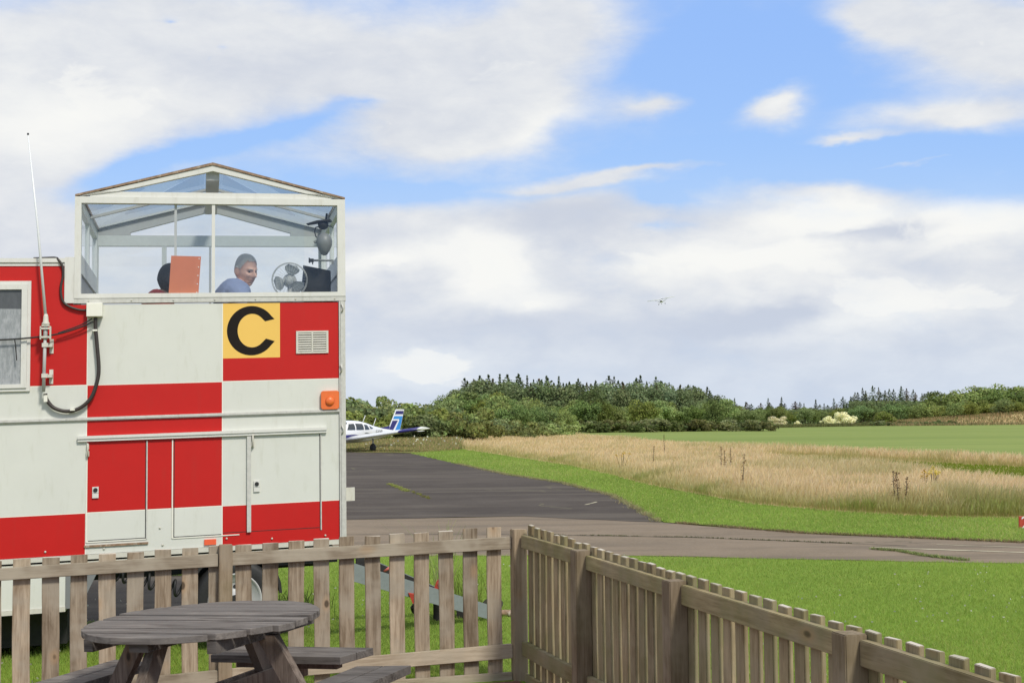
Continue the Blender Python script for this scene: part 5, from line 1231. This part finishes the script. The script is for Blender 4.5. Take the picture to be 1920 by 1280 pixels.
b = MB(); b.prism([(-4.2, .2), (-5.2, .3), (-5.5, 1.9), (-4.95, 1.9)], 1, -.05, .05); b.build('tail_fin', M['wing_white'], fl)

# ------------------------------------------------------------------ trees
def leaf_cloud(name, P, N, size, C, seed):
    """P centres, N outward direction, one quad each"""
    r_ = np.random.default_rng(seed); n = len(P)
    N = N + r_.normal(0, .55, (n, 3)); N /= np.linalg.norm(N, axis=1)[:, None] + 1e-9
    t = np.cross(N, r_.normal(0, 1, (n, 3))); t /= np.linalg.norm(t, axis=1)[:, None] + 1e-9; b_ = np.cross(N, t)
    s1 = (size * r_.uniform(.6, 1.4, n))[:, None]; s2 = s1 * r_.uniform(.5, .9, n)[:, None]
    V = np.stack([P - t * s1, P - b_ * s2, P + t * s1, P + b_ * s2], 1).reshape(-1, 3)
    fs = np.arange(4 * n); CC = np.ones((4 * n, 4)); CC[:, :3] = np.repeat(C, 4, 0)
    return raw_mesh(name, V, fs, CC, M['leaf'], link=False)
def trunk_mesh(H, r0, limbs, seed, top=.75):
    rr = random.Random(seed); b = MB(); pts = [(rr.uniform(-.01, .01) * H * i, rr.uniform(-.01, .01) * H * i, H * top * i / 5) for i in range(6)]
    b.tube(pts, [r0 * (1 - .8 * i / 5) for i in range(6)], 7)
    for k in range(limbs):
        i = rr.randrange(1, 5); a = rr.uniform(0, 2 * PI); L = H * rr.uniform(.15, .32); p = Vector(pts[i])
        b.tube([p, p + Vector((math.cos(a) * L * .5, math.sin(a) * L * .5, L * .35)), p + Vector((math.cos(a) * L, math.sin(a) * L, L * .8))], [r0 * .4, r0 * .25, r0 * .08], 5)
    return b.mesh('trunk', M['bark'])
def broadleaf(seed, H, rx, lobes, per, size, col, low=.1, varc=.32, light=None):
    r_ = np.random.default_rng(seed); Ps = []; Ns = []; Cs = []
    for k in range(lobes):
        while True:
            d = r_.normal(0, 1, 3); d /= np.linalg.norm(d)
            if d[2] > -.75: break
        q_ = r_.uniform(.35, .92) if k > 3 else .1
        cz = low * H + (H * (1 - low)) * .48
        c = np.array([d[0] * rx * q_, d[1] * rx * q_, cz + d[2] * H * (1 - low) * .42 * q_]); rl = H * r_.uniform(.10, .19)
        n = int(per * r_.uniform(.7, 1.3)); v = r_.normal(0, 1, (n, 3)); v[:, 2] = np.abs(v[:, 2]) * np.where(r_.random(n) < .25, -1, 1) ; v /= np.linalg.norm(v, axis=1)[:, None]
        rad_ = rl * r_.uniform(.72, 1.08, n)[:, None] * np.array([1.15, 1.15, .85]); p = c + v * rad_
        p[:, 2] = np.maximum(p[:, 2], .02 * H)
        cc = colrand(r_, n, np.array(col) * r_.uniform(1 - varc, 1 + varc), .22, .08)
        if light is not None: m_ = r_.random(n) < .25; cc[m_] = colrand(r_, m_.sum(), light, .15, .04)
        Ps.append(p); Ns.append(v); Cs.append(cc)
    return leaf_cloud('crown', np.concatenate(Ps), np.concatenate(Ns), size, np.concatenate(Cs), seed)
def conifer(seed, H, rb, col, levels=26, per=36, size=.2, sparse=0.0, power=.50):
    r_ = np.random.default_rng(seed); Ps = []; Ns = []; Cs = []
    for i in range(levels):
        t = .06 + .94 * (i / (levels - 1)); z = H * t; R0 = rb * (1 - t) ** power * r_.uniform(.72, 1.15) + .03
        nb_ = int(5 + 6 * (1 - t)); ph = r_.uniform(0, 6.28)
        for b_ in range(nb_):
            if r_.random() < sparse: continue
            a = ph + 2 * PI * b_ / nb_ + r_.uniform(-.25, .25); L = R0 * r_.uniform(.65, 1.15); n = max(3, int(per * (.25 + (1 - t)) * .5))
            s_ = r_.uniform(.12, 1, n); x = np.cos(a) * L * s_; y = np.sin(a) * L * s_; zz = z - .22 * L * s_ ** 1.6 + .12 * L * (s_ > .85) + r_.normal(0, .02 * H * .3, n)
            w_ = .10 * L; x = x + r_.normal(0, w_, n); y = y + r_.normal(0, w_, n)
            Ps.append(np.stack([x, y, zz], 1)); Ns.append(np.stack([np.cos(a) * np.ones(n) * .3, np.sin(a) * np.ones(n) * .3, np.ones(n)], 1)); Cs.append(colrand(r_, n, np.array(col) * r_.uniform(.8, 1.2), .25, .08))
    n = 14; Ps.append(np.stack([r_.normal(0, .03, n), r_.normal(0, .03, n), H * r_.uniform(.96, 1.03, n)], 1)); Ns.append(r_.normal(0, 1, (n, 3))); Cs.append(colrand(r_, n, col, .2, .05))
    return leaf_cloud('crown', np.concatenate(Ps), np.concatenate(Ns), size, np.concatenate(Cs), seed)
GD = (.160, .210, .060); GM = (.230, .285, .075); GL = (.300, .355, .098); CO = (.118, .152, .075); COB = (.180, .180, .090)
PROTO = {'conifer': [], 'broad': [], 'tall': [], 'bush': [], 'cream': [], 'round': [], 'spike': [], 'scrub': []}
def proto(kind, crown, H, r0, limbs, seed, top=.75): PROTO[kind].append((crown, trunk_mesh(H, r0, limbs, seed, top), H))
for i in range(6): proto('conifer', conifer(100 + i, 10, 2.2 + .3 * (i % 3), [CO, COB, (.115, .160, .075), (.190, .140, .085), CO, (.135, .175, .085)][i], 24, 34, .20, .10), 10, .14, 0, i, .97)
for i in range(3): proto('spike', conifer(120 + i, 10, 1.75, CO, 26, 28, .18, .18, .72), 10, .10, 0, i, .99)
for i in range(6): proto('broad', broadleaf(200 + i, 6, 2.7, 40, 105, .14, [GM, GD, GL, GM, (.155, .225, .060), (.225, .275, .090)][i], .06), 6, .16, 6, i)
for i in range(4): proto('tall', broadleaf(230 + i, 10, 2.0, 46, 90, .19, [(.155, .210, .085), (.195, .250, .115), (.135, .185, .075), (.215, .265, .120)][i], .08), 10, .15, 6, i)
for i in range(5): proto('bush', broadleaf(260 + i, 3, 2.2, 30, 100, .10, [GM, GL, GD, (.215, .250, .085), (.170, .215, .085)][i], .0), 3, .06, 5, i)
for i in range(3): proto('scrub', broadleaf(280 + i, 1.2, 1.4, 22, 60, .07, [(.150, .185, .055), (.125, .165, .050), (.190, .200, .075)][i], .0), 1.2, .03, 3, i)
for i in range(2): proto('cream', broadleaf(290 + i, 3, 1.7, 26, 170, .09, (.82, .78, .48), .0, .06, (.88, .86, .60)), 3, .06, 5, i)
proto('round', broadleaf(297, 3, 1.65, 44, 120, .085, (.20, .27, .06), .0, .12, (.36, .38, .16)), 3, .06, 5, 1)
CNT = 0
def plant(kind, name, cat, label, group, px, ytop, Y, wf=1.0, zb=0.0):
    global CNT; CNT += 1
    rr = random.Random(CNT * 13 + 1); crown, trunk, H0 = PROTO[kind][rr.randrange(len(PROTO[kind]))]
    top = at(px, ytop, Y)
    if kind in ('bush', 'scrub', 'cream', 'round'): zb = zb - .3 * (top.z - zb)
    h = max(.4, top.z - zb); s_ = h / H0
    e_ = thing(name, label, cat, (top.x, Y, zb), rr.uniform(0, 6.28), group); w_ = s_ * wf * rr.uniform(.88, 1.15); e_.scale = (w_, w_, s_)
    link_mesh('crown', crown, e_); link_mesh('trunk', trunk, e_); return e_
ONES = 'first second third fourth fifth sixth seventh eighth ninth tenth eleventh twelfth thirteenth fourteenth fifteenth sixteenth seventeenth eighteenth nineteenth twentieth'.split()
def nth(i):
    if i < 20: return ONES[i]
    return {2: 'twenty', 3: 'thirty', 4: 'forty'}[(i + 1) // 10] + '-' + ONES[(i % 10)] if (i + 1) % 10 else {3: 'thirtieth', 4: 'fortieth'}[(i + 1) // 10]
def row(kind, name, cat, label, group, x0, x1, n, yf, Y0, Y1, wf=1.0, jit=.7, zb=0.0):
    rr = random.Random(int(x0 + x1 + n))
    for i in range(n):
        px = x0 + (x1 - x0) * (i + .5 + rr.uniform(-jit, jit) * .5) / n
        plant(kind, name, cat, label + ', ' + nth(i) + ' from left', group, px, yf(px) + rr.uniform(-1, 1) * (6 if kind in ('spike', 'conifer', 'tall') else 4), rr.uniform(Y0, Y1), wf, zb(px) if callable(zb) else zb)
def prof(pts):
    xs = [p[0] for p in pts]; ys = [p[1] for p in pts]; return lambda x: float(np.interp(x, xs, ys))
cy = prof([(845, 728), (870, 712), (900, 708), (960, 708), (1020, 706), (1100, 714), (1150, 710), (1240, 712), (1280, 718), (1310, 724), (1345, 738)])
rr = random.Random(77)
for i in range(40):
    px = 862 + (1342 - 862) * (i + rr.uniform(.1, .9)) / 40; sp_ = rr.random() < .22
    plant('spike' if sp_ else 'conifer', 'conifer_tree', 'conifer', 'dark skyline conifer of the wood behind the meadow, ' + nth(i) + ' from left', 'skyline conifers of the wood behind the meadow', px, cy(px) + (rr.uniform(-6, 8) if sp_ else rr.uniform(-5, 13)), rr.uniform(190, 225), 1.1 if sp_ else 1.35)
row('conifer', 'conifer_tree', 'conifer', 'broad green conifer inside the wood behind the meadow', 'inner conifers of the wood behind the meadow', 870, 1345, 26, lambda x: cy(x) + 9 + 5 * math.sin(x * .23), 172, 190, 1.25)
row('tall', 'birch_tree', 'tree', 'pale green slender tree among the wood conifers', 'slender trees among the wood conifers', 850, 1350, 30, lambda x: cy(x) + 5 + 7 * math.sin(x * .11), 165, 188, 1.1)
row('broad', 'broadleaf_tree', 'tree', 'rounded green broadleaf tree at the left end of the wood', 'rounded trees at the left end of the wood', 815, 965, 15, prof([(815, 752), (840, 738), (870, 733), (930, 735), (965, 742)]), 118, 140, 1.0)
row('broad', 'broadleaf_tree', 'tree', 'low rounded tree before the left part of the wood', 'low trees before the left part of the wood', 930, 1070, 12, prof([(930, 752), (980, 752), (1070, 768)]), 108, 135, 1.1)
row('broad', 'broadleaf_tree', 'tree', 'rounded broadleaf tree fronting the conifer wood', 'rounded trees before the conifer wood', 980, 1370, 24, lambda x: 750 + 7 * math.sin(x * .05), 150, 168, .95)
row('bush', 'bush', 'bush', 'dense green bush behind the parked aircraft', 'bushes behind the parked aircraft', 640, 845, 14, prof([(640, 738), (690, 735), (740, 742), (790, 752), (845, 750)]), 98, 112, 1.0)
row('bush', 'bush', 'bush', 'darker low bush close behind the parked aircraft', 'low bushes close behind the aircraft', 640, 880, 14, lambda x: 764 + 5 * math.sin(x * .07), 84, 93, 1.0)
row('bush', 'bush', 'bush', 'green bush at the foot of the wood by the meadow', 'bushes at the foot of the wood', 850, 1060, 14, prof([(850, 768), (930, 776), (1000, 782), (1060, 786)]), 96, 118, 1.05)
plant('bush', 'bush', 'bush', 'small dark green bush sunk in the dry meadow below the wood', None, 992, 800, 92, .75)
row('bush', 'bush', 'bush', 'green bush hidden behind the control van', 'bushes behind the control van', 200, 640, 16, lambda x: 742, 100, 112, 1.2)
row('scrub', 'scrub_bush', 'bush', 'small yellow-green scrub bush below the conifer wood', 'scrub at the field edge', 1045, 1440, 28, lambda x: 784 + 3 * math.sin(x * .08), 140, 150, 1.3)
row('scrub', 'scrub_bush', 'bush', 'small scrub bush below the right hand trees', 'scrub below the right hand trees', 1620, 1790, 13, lambda x: 788, 186, 192, 1.4)
# right hand part
row('spike', 'conifer_tree', 'conifer', 'small dark conifer tip between the two woods', 'conifer tips on the low skyline', 1352, 1600, 12, lambda x: 755 + 4 * math.sin(x * .2), 262, 280, 1.5)
row('conifer', 'conifer_tree', 'conifer', 'dark conifer in the low tree belt', 'conifers in the low tree belt', 1345, 1600, 17, lambda x: 760 + 3 * math.sin(x * .13), 236, 255, 2.0)
row('broad', 'broadleaf_tree', 'tree', 'green broadleaf tree fronting the low tree belt', 'broadleaf trees in the low tree belt', 1345, 1610, 17, lambda x: 764 + 4 * math.sin(x * .09), 212, 228, 1.1)
row('conifer', 'conifer_tree', 'conifer', 'dark spiky conifer left of the big rounded trees', 'spiky conifers left of the rounded trees', 1590, 1745, 15, prof([(1590, 745), (1605, 733), (1640, 730), (1690, 728), (1745, 738)]), 236, 250, 1.0)
row('conifer', 'conifer_tree', 'conifer', 'broad dark conifer under the spiky right skyline', 'broad conifers left of the rounded trees', 1560, 1750, 14, prof([(1560, 758), (1600, 744), (1640, 740), (1750, 744)]), 226, 236, 1.4)
row('broad', 'broadleaf_tree', 'tree', 'dark green tree standing below the spiky conifers', 'dark trees below the spiky conifers', 1590, 1760, 9, lambda x: 755 + 4 * math.sin(x * .1), 203, 214, 1.1)
row('broad', 'broadleaf_tree', 'tree', 'large rounded broadleaf tree on the far right skyline', 'large rounded trees at the far right', 1752, 2010, 10, prof([(1752, 728), (1790, 726), (1830, 718), (1870, 714), (1930, 718), (2010, 722)]), 206, 222, 1.25)
row('broad', 'broadleaf_tree', 'tree', 'lower rounded tree on the dry bank', 'lower rounded trees on the dry bank', 1770, 2000, 10, prof([(1770, 752), (1840, 748), (1930, 742), (2000, 742)]), 196, 204, 1.1, zb=.6)
plant('cream', 'flowering_bush', 'bush', 'cream flowering bush, left one of the two large pale ones by the field', None, 1458, 776, 196, 1.15); plant('cream', 'flowering_bush', 'bush', 'small pale cream bush just right of the left large pale bush', None, 1496, 788, 194, 1.0)
plant('cream', 'flowering_bush', 'bush', 'low cream bush touching the tall pale bush on its left', None, 1552, 779, 196, .95); plant('cream', 'flowering_bush', 'bush', 'tallest cream white flowering bush at the field edge', None, 1585, 766, 198, 1.0)
plant('round', 'round_bush', 'bush', 'neat rounded bright green bush at the field edge right of the cream bushes', None, 1656, 766, 197, 1.0)
# leafy undergrowth that fills the woods near the ground
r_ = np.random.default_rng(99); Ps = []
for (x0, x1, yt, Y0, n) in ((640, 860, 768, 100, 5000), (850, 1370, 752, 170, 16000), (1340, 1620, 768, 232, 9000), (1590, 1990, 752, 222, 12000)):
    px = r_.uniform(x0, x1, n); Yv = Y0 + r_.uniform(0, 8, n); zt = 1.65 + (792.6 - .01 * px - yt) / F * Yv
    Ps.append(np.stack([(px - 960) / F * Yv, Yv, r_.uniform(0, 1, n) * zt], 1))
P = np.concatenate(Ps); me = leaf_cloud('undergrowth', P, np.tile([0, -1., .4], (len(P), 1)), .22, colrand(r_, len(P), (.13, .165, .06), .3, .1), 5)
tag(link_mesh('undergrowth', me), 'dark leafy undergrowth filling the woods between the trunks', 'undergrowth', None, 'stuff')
# dry bank at the far right
nx, ny = 60, 14; V = []; Fq = []
for j in range(ny):
    for i in range(nx):
        x = 50 + 90 * i / (nx - 1); y = 186 + 22 * j / (ny - 1); up = min(1, max(0, (x - 52) / 26)); t = min(1, j / 6); z = 1.75 * up * (t * t * (3 - 2 * t)) + .12 * math.sin(x * .6) * up * t - (0.3 if j == 0 else 0)
        V.append((x, y, z))
for j in range(ny - 1):
    for i in range(nx - 1): a = j * nx + i; Fq.append((a, a + 1, a + nx + 1, a + nx))
me = bpy.data.meshes.new('bank_terrain'); me.from_pydata(V, [], Fq); me.materials.append(M['meadow'])
for p in me.polygons: p.use_smooth = True
tag(link_mesh('bank_terrain', me), kind='structure')
X = r_.uniform(52, 120, 26000); Y = r_.uniform(184.5, 204, 26000); up = np.clip((X - 52) / 26, 0, 1); t = np.clip((Y - 186) / 22 * 13 / 6, 0, 1); Z = 1.75 * up * (t * t * (3 - 2 * t))
k = (up > .02) | (r_.random(26000) < .2); X, Y, Z = X[k], Y[k], Z[k]; n = len(X); c = colrand(r_, n, (.36, .25, .12), .25, .08); g_ = r_.random(n) < .3; c[g_] = colrand(r_, g_.sum(), (.17, .19, .06), .2)
blades('bank_grass', np.stack([X, Y, Z], 1), r_.uniform(.2, .45, n), r_.uniform(.06, .12, n), .2, c * .8, c, M['grass'], 'dry brown grass on the bank below the far right trees', 'grass', 1, .3, 71)
X = r_.uniform(2, 62, 16000); Y = r_.uniform(150, 156, 16000) + X * .75; k = X < 62; n = len(X); c = colrand(r_, n, (.20, .21, .08), .3, .1)
blades('field_edge_grass', p3(X, Y, 0), r_.uniform(.15, .5, n), r_.uniform(.06, .12, n), .2, c * .8, c, M['grass'], 'rough yellow-green grass along the far edge of the field', 'grass', 1, .3, 72)
# dock stalks and ragwort in the meadow
M['dock'] = leafmat('dock_seed', .1)
def dock(px, ytop, h, n, seed, label):
    hz_ = hor(px); Y_ = (EYE - h) * F / (ytop - hz_); x_ = (px - 960) / F * Y_; r_ = np.random.default_rng(seed); t = thing('dock_plant', label, 'plant', (x_, Y_, 0))
    st = MB(); Ps = []
    for k in range(n):
        hh = h * (1 - .12 * k); ox = (k - (n - 1) / 2) * .11 + .03; lean = r_.normal(0, .03)
        st.tube([(ox, 0, 0), (ox + lean * .5, 0, hh * .5), (ox + lean, 0, hh)], [.007, .006, .003], 5)
        m_ = 100; tt_ = r_.uniform(.35, 1.0, m_); wd = .020 * np.sin(np.clip((1.04 - tt_) / .7, 0, 1) * PI) + .006
        Ps.append(np.stack([ox + lean * tt_ ** 2 + r_.normal(0, 1, m_) * wd, r_.normal(0, 1, m_) * wd, tt_ * hh], 1))
    P = np.concatenate(Ps); st.build('stem', M['dark'], t)
    link_mesh('seed_head', leaf_cloud('seed_head', P, r_.normal(0, 1, P.shape), .012, colrand(r_, len(P), (.12, .045, .020), .3, .1), seed), t)
dock(1350, 836, .86, 2, 1, 'pair of tall brown dock stalks, leftmost in the meadow'); dock(1364, 839, .80, 1, 2, 'single brown dock stalk just right of the leftmost pair')
dock(1384, 850, .86, 1, 3, 'tallest single brown dock stalk in the middle of the meadow'); dock(1668, 881, .70, 1, 4, 'single dark dock stalk, left of the close pair at right')
dock(1681, 884, .68, 2, 5, 'close pair of dark dock stalks in the meadow at right'); dock(1219, 836, .8, 1, 6, 'thin dark dock stalk in the left part of the meadow')
dock(1241, 814, 1.0, 1, 7, 'small far dock stalk at the back edge of the meadow')
def ragwort(px, ytop, h, n, seed, label):
    hz_ = hor(px); Y_ = (EYE - h) * F / (ytop - hz_); r_ = np.random.default_rng(seed); t = thing('ragwort', label, 'plant', ((px - 960) / F * Y_, Y_, 0)); st = MB(); P = []
    for k in range(n):
        a, b_ = r_.normal(0, .11, 2); hh = h * r_.uniform(.82, 1.0); st.tube([(0, 0, 0), (a * .6, b_ * .6, hh * .6), (a, b_, hh)], [.006, .005, .003], 5); P.append(np.array([a, b_, hh]) + r_.normal(0, .022, (16, 3)))
    P = np.concatenate(P); st.build('stem', M['bark'], t); link_mesh('flowers', leaf_cloud('flowers', P, np.tile([0, 0, 1.], (len(P), 1)), .017, colrand(r_, len(P), (.62, .45, .05), .15, .04), seed), t)
ragwort(1744, 876, .62, 9, 11, 'yellow flowering ragwort in the meadow right of the dock stalks'); ragwort(1726, 884, .56, 4, 12, 'smaller sparse ragwort just left of the big yellow one')
ragwort(1163, 848, .6, 5, 13, 'faint yellow ragwort near the left part of the meadow margin')
